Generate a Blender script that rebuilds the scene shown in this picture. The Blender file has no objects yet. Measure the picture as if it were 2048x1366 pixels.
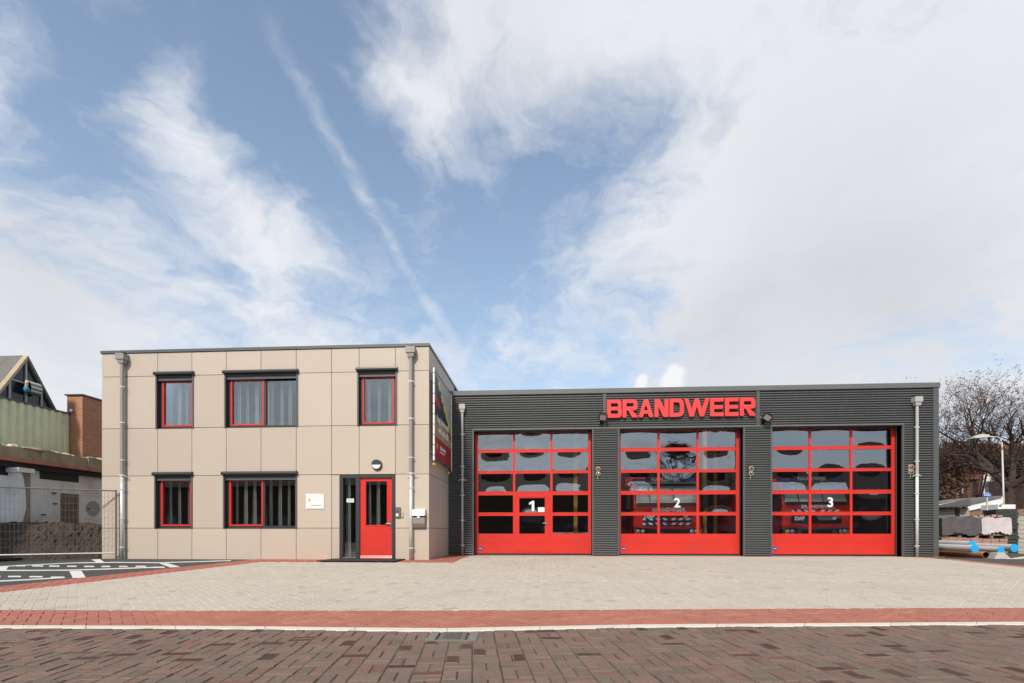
import bpy, math, random
from mathutils import Vector, Matrix, Euler

R = math.radians
rng = random.Random(11)
SC = bpy.context.scene
COL = SC.collection

# ------------------------------------------------------------------ camera
TH, F, CX, HY, ZC = R(3.6), 985.0, 1024.0, 1060.0, 0.84     # measured from the photograph (2048 px wide)
ST, CT = math.sin(TH), math.cos(TH)
cam_d = bpy.data.cameras.new('camera')
cam = bpy.data.objects.new('camera', cam_d); COL.objects.link(cam)
cam.location = (0, 0, ZC); cam.rotation_euler = (R(90), 0, TH)
cam_d.sensor_width = 36.0; cam_d.lens = 36.0 * F / 2048.0
cam_d.shift_y = (HY - 683.0) / 2048.0
cam_d.clip_start = 0.05; cam_d.clip_end = 3000
SC.camera = cam

# ------------------------------------------------------------------ light and exposure
SUN_AZ, SUN_EL = R(13), R(40)          # behind the camera, a little to the left
sun_d = bpy.data.lights.new('sun', 'SUN'); sun = bpy.data.objects.new('sun', sun_d); COL.objects.link(sun)
sun_d.energy = 3.3; sun_d.angle = R(5); sun_d.color = (1.0, 0.90, 0.78)
ldir = Vector((math.cos(SUN_EL) * math.sin(SUN_AZ), math.cos(SUN_EL) * math.cos(SUN_AZ), -math.sin(SUN_EL)))
sun.rotation_euler = ldir.to_track_quat('-Z', 'Y').to_euler()
sun.location = (-8, -20, 25)
SC.view_settings.view_transform = 'Standard'; SC.view_settings.look = 'None'
SC.view_settings.gamma = 1.0; SC.view_settings.use_curve_mapping = False
SC.view_settings.exposure = 0.20
SC.render.engine = 'CYCLES'
SC.cycles.max_bounces = 6; SC.cycles.transparent_max_bounces = 16
SC.cycles.use_denoising = True


def pix_dir(px, py):
    u, v = (px - CX) / F, (HY - py) / F
    return Vector((u * CT - ST, u * ST + CT, v)).normalized()


# ------------------------------------------------------------------ world: sky with clouds
world = bpy.data.worlds.new('World'); SC.world = world; world.use_nodes = True


class NT:
    def __init__(s, tree):
        s.t = tree; s.n = tree.nodes; s.l = tree.links

    def node(s, typ, **kw):
        n = s.n.new(typ)
        for k, v in kw.items(): setattr(n, k, v)
        return n

    def put(s, sock, val):
        if isinstance(val, bpy.types.NodeSocket): s.l.new(val, sock)
        else: sock.default_value = val

    def math(s, op, a, b=0.0, c=0.0, clamp=False):
        n = s.node('ShaderNodeMath', operation=op, use_clamp=clamp)
        s.put(n.inputs[0], a); s.put(n.inputs[1], b); s.put(n.inputs[2], c)
        return n.outputs[0]

    def vmath(s, op, a, b=(0, 0, 0), out=0):
        n = s.node('ShaderNodeVectorMath', operation=op)
        s.put(n.inputs[0], a); s.put(n.inputs[1], b)
        return n.outputs[out]

    def noise(s, vec, scale, detail=4.0, rough=0.55, dist=0.0, out='Fac'):
        n = s.node('ShaderNodeTexNoise')
        if vec is not None: s.put(n.inputs['Vector'], vec)
        n.inputs['Scale'].default_value = scale; n.inputs['Detail'].default_value = detail
        n.inputs['Roughness'].default_value = rough; n.inputs['Distortion'].default_value = dist
        return n.outputs[out]

    def mix(s, fac, a, b, blend='MIX'):
        n = s.node('ShaderNodeMix', data_type='RGBA', blend_type=blend)
        s.put(n.inputs[0], fac); s.put(n.inputs[6], a); s.put(n.inputs[7], b)
        return n.outputs[2]

    def ramp(s, fac, stops, interp='LINEAR'):
        n = s.node('ShaderNodeValToRGB'); cr = n.color_ramp; cr.interpolation = interp
        while len(cr.elements) < len(stops): cr.elements.new(0.5)
        for e, (p, c) in zip(cr.elements, stops):
            e.position = p; e.color = (c[0], c[1], c[2], 1)
        s.put(n.inputs[0], fac)
        return n.outputs[0]

    def smooth(s, x, lo, hi):
        n = s.node('ShaderNodeMapRange', interpolation_type='SMOOTHSTEP')
        s.put(n.inputs[0], x); n.inputs[1].default_value = lo; n.inputs[2].default_value = hi
        return n.outputs[0]


def build_world():
    t = NT(world.node_tree); t.n.clear()
    out = t.node('ShaderNodeOutputWorld'); bg = t.node('ShaderNodeBackground')
    t.l.new(bg.outputs[0], out.inputs[0]); bg.inputs[1].default_value = 0.10
    sky = t.node('ShaderNodeTexSky', sky_type='NISHITA')
    sky.sun_disc = False; sky.sun_elevation = SUN_EL; sky.sun_rotation = R(180) + SUN_AZ
    sky.air_density = 1.0; sky.dust_density = 1.2; sky.ozone_density = 1.6
    d = t.node('ShaderNodeTexCoord').outputs['Generated']
    sep = t.node('ShaderNodeSeparateXYZ'); t.l.new(d, sep.inputs[0])
    zz = t.math('ADD', t.math('MAXIMUM', sep.outputs[2], 0.0), 0.22)
    comb = t.node('ShaderNodeCombineXYZ')
    t.l.new(t.math('DIVIDE', sep.outputs[0], zz), comb.inputs[0])
    t.l.new(t.math('DIVIDE', sep.outputs[1], zz), comb.inputs[1])
    p = comb.outputs[0]
    # warp so that the cloud masses have torn outlines
    wn = t.noise(p, 2.1, 5, 0.6, 0.0, 'Color')
    w = t.vmath('SUBTRACT', wn, (0.5, 0.5, 0.5))
    pw = t.vmath('ADD', p, t.vmath('MULTIPLY', w, (0.5, 0.5, 0.0)))
    dw = t.vmath('NORMALIZE', t.vmath('ADD', d, t.vmath('MULTIPLY', w, (0.22, 0.22, 0.22))))

    def blob(px, py, deg, wgt, src=None):
        c = pix_dir(px, py)
        dot = t.vmath('DOT_PRODUCT', dw if src is None else src, tuple(c), out=1)
        k = 1.0 / (1 - math.cos(R(deg)))
        e = t.math('POWER', 2.71828, t.math('MULTIPLY', t.math('SUBTRACT', dot, 1.0), k))
        return t.math('MULTIPLY', e, wgt)

    def total(lst, start):
        a = start
        for b in lst: a = t.math('ADD', a, blob(*b))
        return a
    n1 = t.noise(pw, 2.3, 11, 0.60, 0.35)
    n2 = t.noise(t.vmath('MULTIPLY', pw, (1.0, 0.62, 1.0)), 6.5, 8, 0.62, 0.5)
    base = t.math('ADD', t.math('MULTIPLY', t.math('SUBTRACT', n1, 0.5), 2.9), t.math('MULTIPLY', t.math('SUBTRACT', n2, 0.5), 1.2))
    den = total([
        (1550, 0, 20, .58), (1980, 250, 22, .60), (1080, -40, 10, .62), (1780, 520, 15, .42), (1500, 440, 7, .20),
        (730, 130, 4.0, .45), (820, 215, 4.0, .30), (1450, 660, 11, .34),
        (1130, 290, 8, -.50), (1330, 300, 5, -.25), (600, 270, 6, -.42), (640, 60, 5, -.35), (200, 170, 7, -.45),
        (690, 340, 5, -.55), (90, 330, 5, -.30), (980, 430, 8, -.30), (430, 150, 3, -.35), (1000, 560, 6, -.2),
        (310, 190, 2.6, .50), (330, 70, 2.8, .30), (390, 330, 4, .30), (540, 420, 4, .30), (190, 390, 3.5, .35),
        (10, 120, 2.4, .35), (70, 610, 8, .62), (400, 610, 7, .25), (630, 540, 5, .22), (60, 690, 10, .35),
        (30, 270, 2.5, .3), (300, 470, 3.5, -.25), (120, 480, 3, -.25), (480, 560, 3, -.2), (330, 300, 5, .22), (450, 480, 6, .2), (560, 120, 4, .2), (820, 600, 5, -.25)], t.math('ADD', base, 0.19))
    mask = t.smooth(den, -0.12, 1.0)
    # contrail: a thin line of ice cloud
    a, b = pix_dir(600, 170), pix_dir(905, 690)
    nrm = a.cross(b).normalized()
    dist = t.math('ABSOLUTE', t.vmath('DOT_PRODUCT', dw, tuple(nrm), out=1))
    dist = t.math('ABSOLUTE', t.math('ADD', t.vmath('DOT_PRODUCT', t.vmath('NORMALIZE', t.vmath('ADD', d, t.vmath('MULTIPLY', w, (0.10, 0.10, 0.10)))), tuple(nrm), out=1), 0.0))
    line = t.math('SUBTRACT', 1.0, t.smooth(dist, 0.0, 0.019))
    mid = (a + b).normalized()
    along = t.smooth(t.vmath('DOT_PRODUCT', d, tuple(mid), out=1), math.cos(R(17.5)), math.cos(R(9)))
    trail = t.math('MULTIPLY', t.math('MULTIPLY', line, along), t.math('MULTIPLY', t.smooth(n2, 0.33, 0.72), 0.85))
    mask = t.math('MAXIMUM', mask, t.math('MULTIPLY', trail, 0.85))
    # cloud colour: bright tops, grey undersides
    grey = t.math('ADD', blob(1800, 600, 9, .9), blob(1420, 700, 8, .8))
    grey = t.math('ADD', grey, blob(90, 560, 7, .9))
    grey = t.math('ADD', t.math('ADD', grey, blob(1000, 60, 9, .5)), blob(1650, 300, 14, .45))
    grey = t.math('MULTIPLY', grey, t.math('ADD', 0.35, t.math('MULTIPLY', n1, 0.9)), clamp=True)
    ccol = t.mix(grey, (7.5, 7.65, 7.95, 1), (5.6, 5.75, 6.1, 1))
    ccol = t.mix(t.math('MULTIPLY', t.smooth(n2, .35, .75), 0.25), ccol, (6.3, 6.7, 7.5, 1))
    # pale haze low in the sky
    hz = t.math('MULTIPLY', t.math('POWER', t.math('SUBTRACT', 1.0, t.math('MAXIMUM', sep.outputs[2], 0.0)), 3.2), 0.86)
    blue = t.mix(1.0, sky.outputs[0], (1.55, 1.68, 1.62, 1), 'MULTIPLY')
    skyc = t.mix(t.math('ADD', hz, 0.12, clamp=True), blue, (5.9, 6.5, 7.6, 1))
    col = t.mix(mask, skyc, ccol)
    # small bright cumulus above the roof edge
    cum = t.smooth(t.math('ADD', blob(1345, 764, 1.5, 1.0, t.vmath('NORMALIZE', t.vmath('ADD', d, t.vmath('MULTIPLY', w, (0.10, 0.10, 0.10))))), blob(1275, 772, 0.8, .9, t.vmath('NORMALIZE', t.vmath('ADD', d, t.vmath('MULTIPLY', w, (0.10, 0.10, 0.10)))))), 0.25, 0.75)
    col = t.mix(t.math('MULTIPLY', cum, .9), col, (8.3, 8.3, 8.4, 1))
    t.l.new(col, bg.inputs[0])


build_world()


# ------------------------------------------------------------------ materials
MATS = {}


def mat(name, col, rough=0.6, metal=0.0, var=0.06, scale=3.0, bump=0.0, bscale=40.0, streak=0.0, spec=0.5, dirt=None, coat=0.0):
    """Principled surface with a little colour drift, optional vertical streaks, dirt and fine relief."""
    if name in MATS: return MATS[name]
    m = bpy.data.materials.new(name); m.use_nodes = True; MATS[name] = m
    t = NT(m.node_tree); b = m.node_tree.nodes['Principled BSDF']
    pos = t.node('ShaderNodeNewGeometry').outputs['Position']
    base = (*col, 1)
    n = t.noise(pos, scale, 5, 0.6)
    lo = tuple(max(0, c * (1 - var * 2)) for c in col) + (1,); hi = tuple(min(1, c * (1 + var * 2)) for c in col) + (1,)
    c = t.mix(n, lo, hi)
    if streak:
        mp = t.vmath('MULTIPLY', pos, (9, 9, .55))
        s = t.smooth(t.noise(mp, 1.5, 4, .6), .52, .8)
        c = t.mix(t.math('MULTIPLY', s, streak), c, tuple(x * .45 for x in col) + (1,))
    if dirt:
        dc, amt, ds = dirt
        s = t.smooth(t.noise(pos, ds, 7, .68), .45, .72)
        c = t.mix(t.math('MULTIPLY', s, amt), c, (*dc, 1))
    t.l.new(c, b.inputs['Base Color'])
    b.inputs['Roughness'].default_value = rough; b.inputs['Metallic'].default_value = metal
    b.inputs['Specular IOR Level'].default_value = spec
    b.inputs['Coat Weight'].default_value = coat
    if bump:
        bn = t.node('ShaderNodeBump'); bn.inputs['Strength'].default_value = bump; bn.inputs['Distance'].default_value = 0.01
        t.l.new(t.noise(pos, bscale, 6, .65), bn.inputs['Height']); t.l.new(bn.outputs[0], b.inputs['Normal'])
    return m


def glass(name, tint=(.85, .88, .88), refl=.2, wob=0.0, wscale=1.2, rough=0.0):
    """Pane: see-through with a mirror share that rises towards grazing angles; wob bends the reflection like acrylic sheet."""
    if name in MATS: return MATS[name]
    m = bpy.data.materials.new(name); m.use_nodes = True; MATS[name] = m
    t = NT(m.node_tree); t.n.clear()
    out = t.node('ShaderNodeOutputMaterial'); mx = t.node('ShaderNodeMixShader')
    tr = t.node('ShaderNodeBsdfTransparent'); tr.inputs[0].default_value = (*tint, 1)
    gl = t.node('ShaderNodeBsdfGlossy'); gl.inputs['Roughness'].default_value = rough; gl.inputs['Color'].default_value = (.95, .97, 1, 1)
    lw = t.node('ShaderNodeLayerWeight'); lw.inputs[0].default_value = 0.35
    fac = t.math('ADD', refl, t.math('MULTIPLY', lw.outputs['Fresnel'], .6), clamp=True)
    t.l.new(fac, mx.inputs[0]); t.l.new(tr.outputs[0], mx.inputs[1]); t.l.new(gl.outputs[0], mx.inputs[2])
    if wob:
        oi = t.node('ShaderNodeObjectInfo'); pos = t.node('ShaderNodeNewGeometry').outputs['Position']
        off = t.math('MULTIPLY', oi.outputs['Random'], 60.0)
        pv = t.vmath('ADD', pos, (0, 0, 0)); cb = t.node('ShaderNodeCombineXYZ'); t.l.new(off, cb.inputs[0]); t.l.new(off, cb.inputs[2])
        pv = t.vmath('ADD', pv, cb.outputs[0])
        bn = t.node('ShaderNodeBump'); bn.inputs['Strength'].default_value = 1.0; bn.inputs['Distance'].default_value = wob
        t.l.new(t.noise(pv, wscale, 2.0, .45, .2), bn.inputs['Height']); t.l.new(bn.outputs[0], gl.inputs['Normal'])
    t.l.new(mx.outputs[0], out.inputs[0])
    return m


def paver(name, stops, rough=.85, bump=.5, dirtc=(.05, .045, .04), dirt=.35, dscale=.8):
    """Loose paving: every piece takes its own tone (object random or the rnd attribute), with grain and broad dirt."""
    if name in MATS: return MATS[name]
    m = bpy.data.materials.new(name); m.use_nodes = True; MATS[name] = m
    t = NT(m.node_tree); b = m.node_tree.nodes['Principled BSDF']
    pos = t.node('ShaderNodeNewGeometry').outputs['Position']
    at = t.node('ShaderNodeAttribute', attribute_name='rnd').outputs['Fac']
    f = t.math('FRACT', t.math('ADD', at, t.node('ShaderNodeObjectInfo').outputs['Random']))
    c = t.ramp(f, stops, 'LINEAR')
    g = t.noise(pos, 55, 6, .7)
    c = t.mix(.55, c, t.mix(t.smooth(g, .25, .8), (.5, .5, .5, 1), (1.5, 1.5, 1.5, 1)), 'MULTIPLY')
    st = t.smooth(t.noise(pos, dscale, 7, .65, .3), .44, .75)
    c = t.mix(t.math('MULTIPLY', st, dirt), c, (*dirtc, 1))
    sp = t.smooth(t.noise(pos, 14, 3, .7), .66, .78)
    c = t.mix(t.math('MULTIPLY', sp, .3), c, (.30, .27, .23, 1))
    dk = t.smooth(t.noise(pos, 2.6, 5, .75), .70, .76)
    c = t.mix(t.math('MULTIPLY', dk, .45), c, (.11, .095, .08, 1))
    t.l.new(c, b.inputs['Base Color'])
    b.inputs['Roughness'].default_value = rough; b.inputs['Specular IOR Level'].default_value = .3
    bn = t.node('ShaderNodeBump'); bn.inputs['Strength'].default_value = bump; bn.inputs['Distance'].default_value = .006
    t.l.new(g, bn.inputs['Height']); t.l.new(bn.outputs[0], b.inputs['Normal'])
    return m


def brickmat(name, c1, c2, mortar, bw=.21, bh=.065, ms=.012, axis='XZ', rough=.85, bump=.6, dirt=None, offset=.5):
    """Brickwork too fine to build stone by stone."""
    if name in MATS: return MATS[name]
    m = bpy.data.materials.new(name); m.use_nodes = True; MATS[name] = m
    t = NT(m.node_tree); b = m.node_tree.nodes['Principled BSDF']
    pos = t.node('ShaderNodeNewGeometry').outputs['Position']
    sp = t.node('ShaderNodeSeparateXYZ'); t.l.new(pos, sp.inputs[0]); cb = t.node('ShaderNodeCombineXYZ')
    ix = {'X': 0, 'Y': 1, 'Z': 2}
    if axis == 'ANY':
        t.l.new(t.math('ADD', sp.outputs[0], sp.outputs[1]), cb.inputs[0]); t.l.new(sp.outputs[2], cb.inputs[1])
    else:
        t.l.new(sp.outputs[ix[axis[0]]], cb.inputs[0]); t.l.new(sp.outputs[ix[axis[1]]], cb.inputs[1])
    bt = t.node('ShaderNodeTexBrick'); t.l.new(cb.outputs[0], bt.inputs['Vector']); bt.offset = offset
    bt.inputs['Color1'].default_value = (*c1, 1); bt.inputs['Color2'].default_value = (*c2, 1); bt.inputs['Mortar'].default_value = (*mortar, 1)
    bt.inputs['Scale'].default_value = 1.0; bt.inputs['Mortar Size'].default_value = ms
    bt.inputs['Brick Width'].default_value = bw; bt.inputs['Row Height'].default_value = bh
    c = bt.outputs['Color']
    c = t.mix(.5, c, t.mix(t.noise(pos, 6, 6, .7), (.45, .45, .45, 1), (1.5, 1.5, 1.5, 1)), 'MULTIPLY')
    if dirt:
        s = t.smooth(t.noise(pos, dirt[2], 7, .68), .45, .72)
        c = t.mix(t.math('MULTIPLY', s, dirt[1]), c, (*dirt[0], 1))
    t.l.new(c, b.inputs['Base Color']); b.inputs['Roughness'].default_value = rough; b.inputs['Specular IOR Level'].default_value = .3
    bn = t.node('ShaderNodeBump'); bn.inputs['Strength'].default_value = bump; bn.inputs['Distance'].default_value = .006
    t.l.new(t.math('SUBTRACT', 1.0, bt.outputs['Fac']), bn.inputs['Height']); t.l.new(bn.outputs[0], b.inputs['Normal'])
    return m


# ------------------------------------------------------------------ mesh and object helpers
WL = {}


def tag(o, label=None, cat=None, group=None, kind=None):
    if label: o['label'] = label
    if cat: o['category'] = cat
    if group: o['group'] = group
    if kind: o['kind'] = kind
    return o


def empty(name, loc, label, cat, group=None):
    o = bpy.data.objects.new(name, None); COL.objects.link(o); o.location = loc; o.empty_display_size = .2
    WL[o] = Vector(loc); tag(o, label, cat, group)
    return o


class MB:
    def __init__(s, xf=None):
        s.v = []; s.f = []; s.m = []; s.xf = xf; s.rnd = None

    def add(s, pts, faces, mi=0):
        k = len(s.v)
        for p in pts:
            p = Vector(p); s.v.append(s.xf @ p if s.xf else p)
        for f in faces: s.f.append(tuple(i + k for i in f)); s.m.append(mi)
        return s

    def box(s, x0, x1, y0, y1, z0, z1, mi=0):
        return s.add([(x0, y0, z0), (x1, y0, z0), (x1, y1, z0), (x0, y1, z0), (x0, y0, z1), (x1, y0, z1), (x1, y1, z1), (x0, y1, z1)],
                     [(0, 3, 2, 1), (4, 5, 6, 7), (0, 1, 5, 4), (1, 2, 6, 5), (2, 3, 7, 6), (3, 0, 4, 7)], mi)

    def poly(s, pts, mi=0):
        return s.add(pts, [tuple(range(len(pts)))], mi)

    def extrude(s, pts, vec, mi=0):
        n = len(pts); vec = Vector(vec); top = [Vector(p) + vec for p in pts]
        fs = [tuple(range(n - 1, -1, -1)), tuple(range(n, 2 * n))] + [(i, (i + 1) % n, n + (i + 1) % n, n + i) for i in range(n)]
        return s.add(list(pts) + top, fs, mi)

    def cyl(s, p0, p1, r0, r1=None, n=10, caps=True, mi=0, capmi=None):
        p0, p1 = Vector(p0), Vector(p1); r1 = r0 if r1 is None else r1
        ax = (p1 - p0).normalized(); a = ax.orthogonal().normalized(); b = ax.cross(a)
        pts = []
        for p, r in ((p0, r0), (p1, r1)):
            for i in range(n):
                an = 2 * math.pi * i / n; pts.append(p + (a * math.cos(an) + b * math.sin(an)) * r)
        s.add(pts, [(i, (i + 1) % n, n + (i + 1) % n, n + i) for i in range(n)], mi)
        if caps:
            k = len(s.v) - 2 * n; cm = mi if capmi is None else capmi
            s.f.append(tuple(k + i for i in range(n - 1, -1, -1))); s.m.append(cm)
            s.f.append(tuple(k + n + i for i in range(n))); s.m.append(cm)
        return s

    def tube(s, pts, r, n=8, mi=0):
        for a, b in zip(pts[:-1], pts[1:]): s.cyl(a, b, r, r, n, True, mi)
        return s

    def ball(s, c, r, n=10, m=6, sx=1, sy=1, sz=1, mi=0, z0=-1.0):
        c = Vector(c); pts = []; fs = []
        for j in range(m + 1):
            ph = -math.pi / 2 + math.pi * j / m
            for i in range(n):
                an = 2 * math.pi * i / n
                pts.append(c + Vector((math.cos(ph) * math.cos(an) * r * sx, math.cos(ph) * math.sin(an) * r * sy, max(z0, math.sin(ph)) * r * sz)))
        for j in range(m):
            for i in range(n): fs.append((j * n + i, j * n + (i + 1) % n, (j + 1) * n + (i + 1) % n, (j + 1) * n + i))
        return s.add(pts, fs, mi)

    def frame(s, x0, x1, z0, z1, w, y0, y1, wb=None, wt=None, mi=0):
        """rectangular frame in an XZ plane, four butted bars"""
        wb = w if wb is None else wb; wt = w if wt is None else wt
        s.box(x0, x0 + w, y0, y1, z0, z1, mi); s.box(x1 - w, x1, y0, y1, z0, z1, mi)
        s.box(x0 + w, x1 - w, y0, y1, z0, z0 + wb, mi); s.box(x0 + w, x1 - w, y0, y1, z1 - wt, z1, mi)
        return s

    def build(s, name, mats, parent=None, loc=None, smooth=False, bevel=0.0, seg=2):
        if not isinstance(mats, (list, tuple)): mats = [mats]
        if parent is not None: org = WL[parent]
        elif loc is not None: org = Vector(loc)
        else:
            xs = [p.x for p in s.v]; ys = [p.y for p in s.v]; zs = [p.z for p in s.v]
            org = Vector(((min(xs) + max(xs)) / 2, (min(ys) + max(ys)) / 2, min(zs)))
        me = bpy.data.meshes.new(name)
        me.from_pydata([tuple(p - org) for p in s.v], [], s.f)
        for m in mats: me.materials.append(m)
        if len(mats) > 1: me.polygons.foreach_set('material_index', s.m)
        if smooth: me.polygons.foreach_set('use_smooth', [True] * len(s.f))
        if s.rnd is not None:
            at = me.attributes.new('rnd', 'FLOAT', 'FACE'); at.data.foreach_set('value', s.rnd)
        me.validate(); me.update()
        o = bpy.data.objects.new(name, me); COL.objects.link(o)
        if parent is not None: o.parent = parent; WL[o] = org.copy()
        else: o.location = org; WL[o] = org.copy()
        if bevel:
            b = o.modifiers.new('bevel', 'BEVEL'); b.width = bevel; b.segments = seg; b.limit_method = 'ANGLE'; b.harden_normals = False
        return o


def mesh_obj(name, me, m, parent, world_pos, rot=(0, 0, 0)):
    o = bpy.data.objects.new(name, me); COL.objects.link(o)
    if not me.materials: me.materials.append(m)
    o.parent = parent; o.location = Vector(world_pos) - WL[parent]; o.rotation_euler = rot
    WL[o] = Vector(world_pos)
    return o


def curve_mesh(cu):
    o = bpy.data.objects.new('tmp', cu); COL.objects.link(o)
    dg = bpy.context.evaluated_depsgraph_get()
    me = bpy.data.meshes.new_from_object(o.evaluated_get(dg))
    bpy.data.objects.remove(o); bpy.data.curves.remove(cu)
    me.materials.clear()
    return me


def text_mesh(txt, size, ext=.004, bold=.0, align='CENTER', space=1.0):
    cu = bpy.data.curves.new('t', 'FONT'); cu.body = txt; cu.size = size; cu.extrude = ext; cu.offset = bold
    cu.align_x = align; cu.align_y = 'CENTER'; cu.space_character = space; cu.resolution_u = 3
    return curve_mesh(cu)


FACE = (R(90), 0, 0)          # lettering that faces the street (-Y)
SIDE = (R(90), 0, R(90))      # lettering on a wall that faces +X


def rounded(pts, r):
    out = []; n = len(pts)
    for i, p in enumerate(pts):
        rr = p[2] if len(p) > 2 else r
        p = Vector(p[:2]); a = Vector(pts[i - 1][:2]); b = Vector(pts[(i + 1) % n][:2])
        da, db = (a - p), (b - p); rr = min(rr, da.length * .45, db.length * .45)
        if rr < .004: out.append(p); continue
        A, B = p + da.normalized() * rr, p + db.normalized() * rr
        for k in range(5):
            q = k / 4; out.append(A * (1 - q) ** 2 + p * 2 * q * (1 - q) + B * q * q)
    return out


def outline_mesh(loops, ext):
    cu = bpy.data.curves.new('o', 'CURVE'); cu.dimensions = '2D'; cu.fill_mode = 'BOTH'; cu.extrude = ext
    for lp in loops:
        sp = cu.splines.new('POLY'); sp.points.add(len(lp) - 1)
        for q, p in zip(sp.points, lp): q.co = (p[0], p[1], 0, 1)
        sp.use_cyclic_u = True
    return curve_mesh(cu)


# measured pixel -> metres on a wall plane parallel to the facade
def W(px, py, Y):
    a = (px - CX) / F; d = Y / (a * ST + CT)
    return d * (a * CT - ST), ZC + (HY - py) * d / F


def WX(px, Y): return W(px, HY, Y)[0]


def at(px, py, d):
    """point at camera depth d"""
    u = (px - CX) / F * d
    return Vector((u * CT - d * ST, u * ST + d * CT, ZC + (HY - py) * d / F))


def dcam(x, y): return -ST * x + CT * y
def ucam(x, y): return CT * x + ST * y


def zfn_d(d):
    if d < 5.15: return -.15
    if d < 14.6: return -.15 + .15 * (d - 5.15) / 9.45
    if d < 16: return -.03 * (d - 14.6) / 1.4
    return -.03


def zfn(x, y): return zfn_d(dcam(x, y))


def gp(px, py):
    z = -.1
    for _ in range(30):
        d = F * (ZC - z) / (py - HY); z = zfn_d(d)
    u = (px - CX) / F * d
    return Vector((u * CT - d * ST, u * ST + d * CT, z))


def ud(u, d, z=0.0): return Vector((u * CT - d * ST, u * ST + d * CT, z))


# ------------------------------------------------------------------ palette
M_soil = mat('soil', (.062, .045, .032), .95, var=.35, scale=4, bump=1.0, bscale=14, dirt=((.030, .022, .016), .6, 7))
M_ground = mat('bare_ground', (.12, .10, .08), .95, var=.2, scale=.6, bump=.6, bscale=12)
M_panel = mat('cladding_panel', (.475, .405, .328), .5, var=.025, scale=.7, streak=.035)
M_backing = mat('dark_backing', (.03, .028, .026), .8)
M_anth = mat('anthracite', (.035, .037, .04), .38, var=.05)
M_anth2 = mat('anthracite_trim', (.085, .09, .092), .42, var=.05, scale=1.5)
M_sheet = mat('profiled_sheet', (.088, .092, .090), .42, var=.06, scale=.8, streak=.08)
M_coping = mat('coping', (.125, .13, .128), .42, var=.05)
M_red = mat('red_lacquer', (.60, .034, .024), .30, var=.05, scale=1.2, dirt=((.36, .05, .035), .35, 1.1), streak=.08)
M_sign = mat('sign_red', (.70, .050, .045), .40, var=.05)
M_pvc = mat('grey_pvc', (.27, .26, .24), .45, var=.05)
M_pvcl = mat('light_grey_pvc', (.42, .41, .38), .45, var=.06)
M_galv = mat('galvanised', (.62, .64, .64), .42, metal=.35, var=.12, scale=9)
M_black = mat('black', (.012, .012, .012), .5)
M_rubber = mat('rubber', (.02, .02, .02), .85, bump=.3)
M_white = mat('white_plastic', (.78, .78, .76), .4, var=.02)
M_paint = mat('road_paint', (.72, .70, .65), .7, var=.08, scale=8, dirt=((.3, .28, .25), .5, 4))
M_kerb = mat('kerb_white', (.66, .62, .52), .75, var=.08, scale=5, dirt=((.34, .29, .23), .45, 5), bump=.3)
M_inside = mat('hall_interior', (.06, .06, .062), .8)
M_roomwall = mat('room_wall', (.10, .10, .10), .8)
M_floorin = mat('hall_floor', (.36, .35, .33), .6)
M_curtain = mat('curtain', (.46, .46, .43), .85, var=.06, scale=6)
M_stain = mat('stainless', (.6, .6, .6), .3, metal=1.0, var=.03)
M_chrome = mat('handle_metal', (.72, .73, .73), .22, metal=1.0, var=.02)
M_glass = glass('window_glass', (.94, .95, .94), .07, .0010, .9)
M_acryl = glass('acrylic_pane', (.99, .99, .99), .23, .0035, 1.6)
M_oldglass = mat('old_glass', (.018, .022, .024), .12, var=.3, scale=1.5)


# ------------------------------------------------------------------ ground
def strip_mesh(name, polyfn, m): pass


def ground_sheet():
    b = MB(); ds = [-500, 5.0, 5.15, 14.6, 16, 600]
    for d0, d1 in zip(ds[:-1], ds[1:]):
        z0, z1 = zfn_d(d0) - .06, zfn_d(d1) - .06
        us = [-700, -60, -20, 20, 60, 700]
        for u0, u1 in zip(us[:-1], us[1:]): b.poly([ud(u0, d0, z0), ud(u1, d0, z0), ud(u1, d1, z1), ud(u0, d1, z1)])
    o = b.build('ground', M_ground, loc=(0, 0, 0)); tag(o, 'bare brown ground around the fire station', kind='structure')
    return o


ground_sheet()


def lerp_line(pts, x):
    for (x0, y0), (x1, y1) in zip(pts[:-1], pts[1:]):
        if x <= x1: return y0 + (y1 - y0) * (x - x0) / (x1 - x0)
    (x0, y0), (x1, y1) = pts[-2:]
    return y0 + (y1 - y0) * (x - x0) / (x1 - x0)


# measured lines across the picture: pixel x -> pixel y
L_kerb_near = [(-700, 1253), (0, 1256.5), (450, 1258), (860, 1263.5), (930, 1263), (1200, 1256), (1600, 1252.5), (2048, 1249.5), (2800, 1247)]
L_kerb_far = [(-700, 1247.8), (0, 1251.2), (450, 1252.7), (860, 1257.6), (930, 1257), (1200, 1250.4), (1600, 1247.2), (2048, 1244.2), (2800, 1241.5)]
L_red_far = [(-700, 1219), (0, 1219.5), (500, 1221.5), (1000, 1220.5), (1500, 1217.5), (2048, 1215), (2800, 1212)]
XS = [-700, -350, 0, 225, 450, 655, 860, 930, 1065, 1200, 1400, 1600, 1820, 2048, 2400, 2800]


def clip(poly, a, b):
    """keep the part of a polygon left of the line a->b"""
    out = []; n = len(poly)
    ex, ey = b[0] - a[0], b[1] - a[1]
    sd = [ex * (p[1] - a[1]) - ey * (p[0] - a[0]) for p in poly]
    for i in range(n):
        p, q = poly[i], poly[(i + 1) % n]; s0, s1 = sd[i], sd[(i + 1) % n]
        if s0 >= 0: out.append(p)
        if (s0 >= 0) != (s1 >= 0):
            k = s0 / (s0 - s1); out.append((p[0] + (q[0] - p[0]) * k, p[1] + (q[1] - p[1]) * k))
    return out


def area(p): return .5 * sum(p[i][0] * p[(i + 1) % len(p)][1] - p[(i + 1) % len(p)][0] * p[i][1] for i in range(len(p)))


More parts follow.
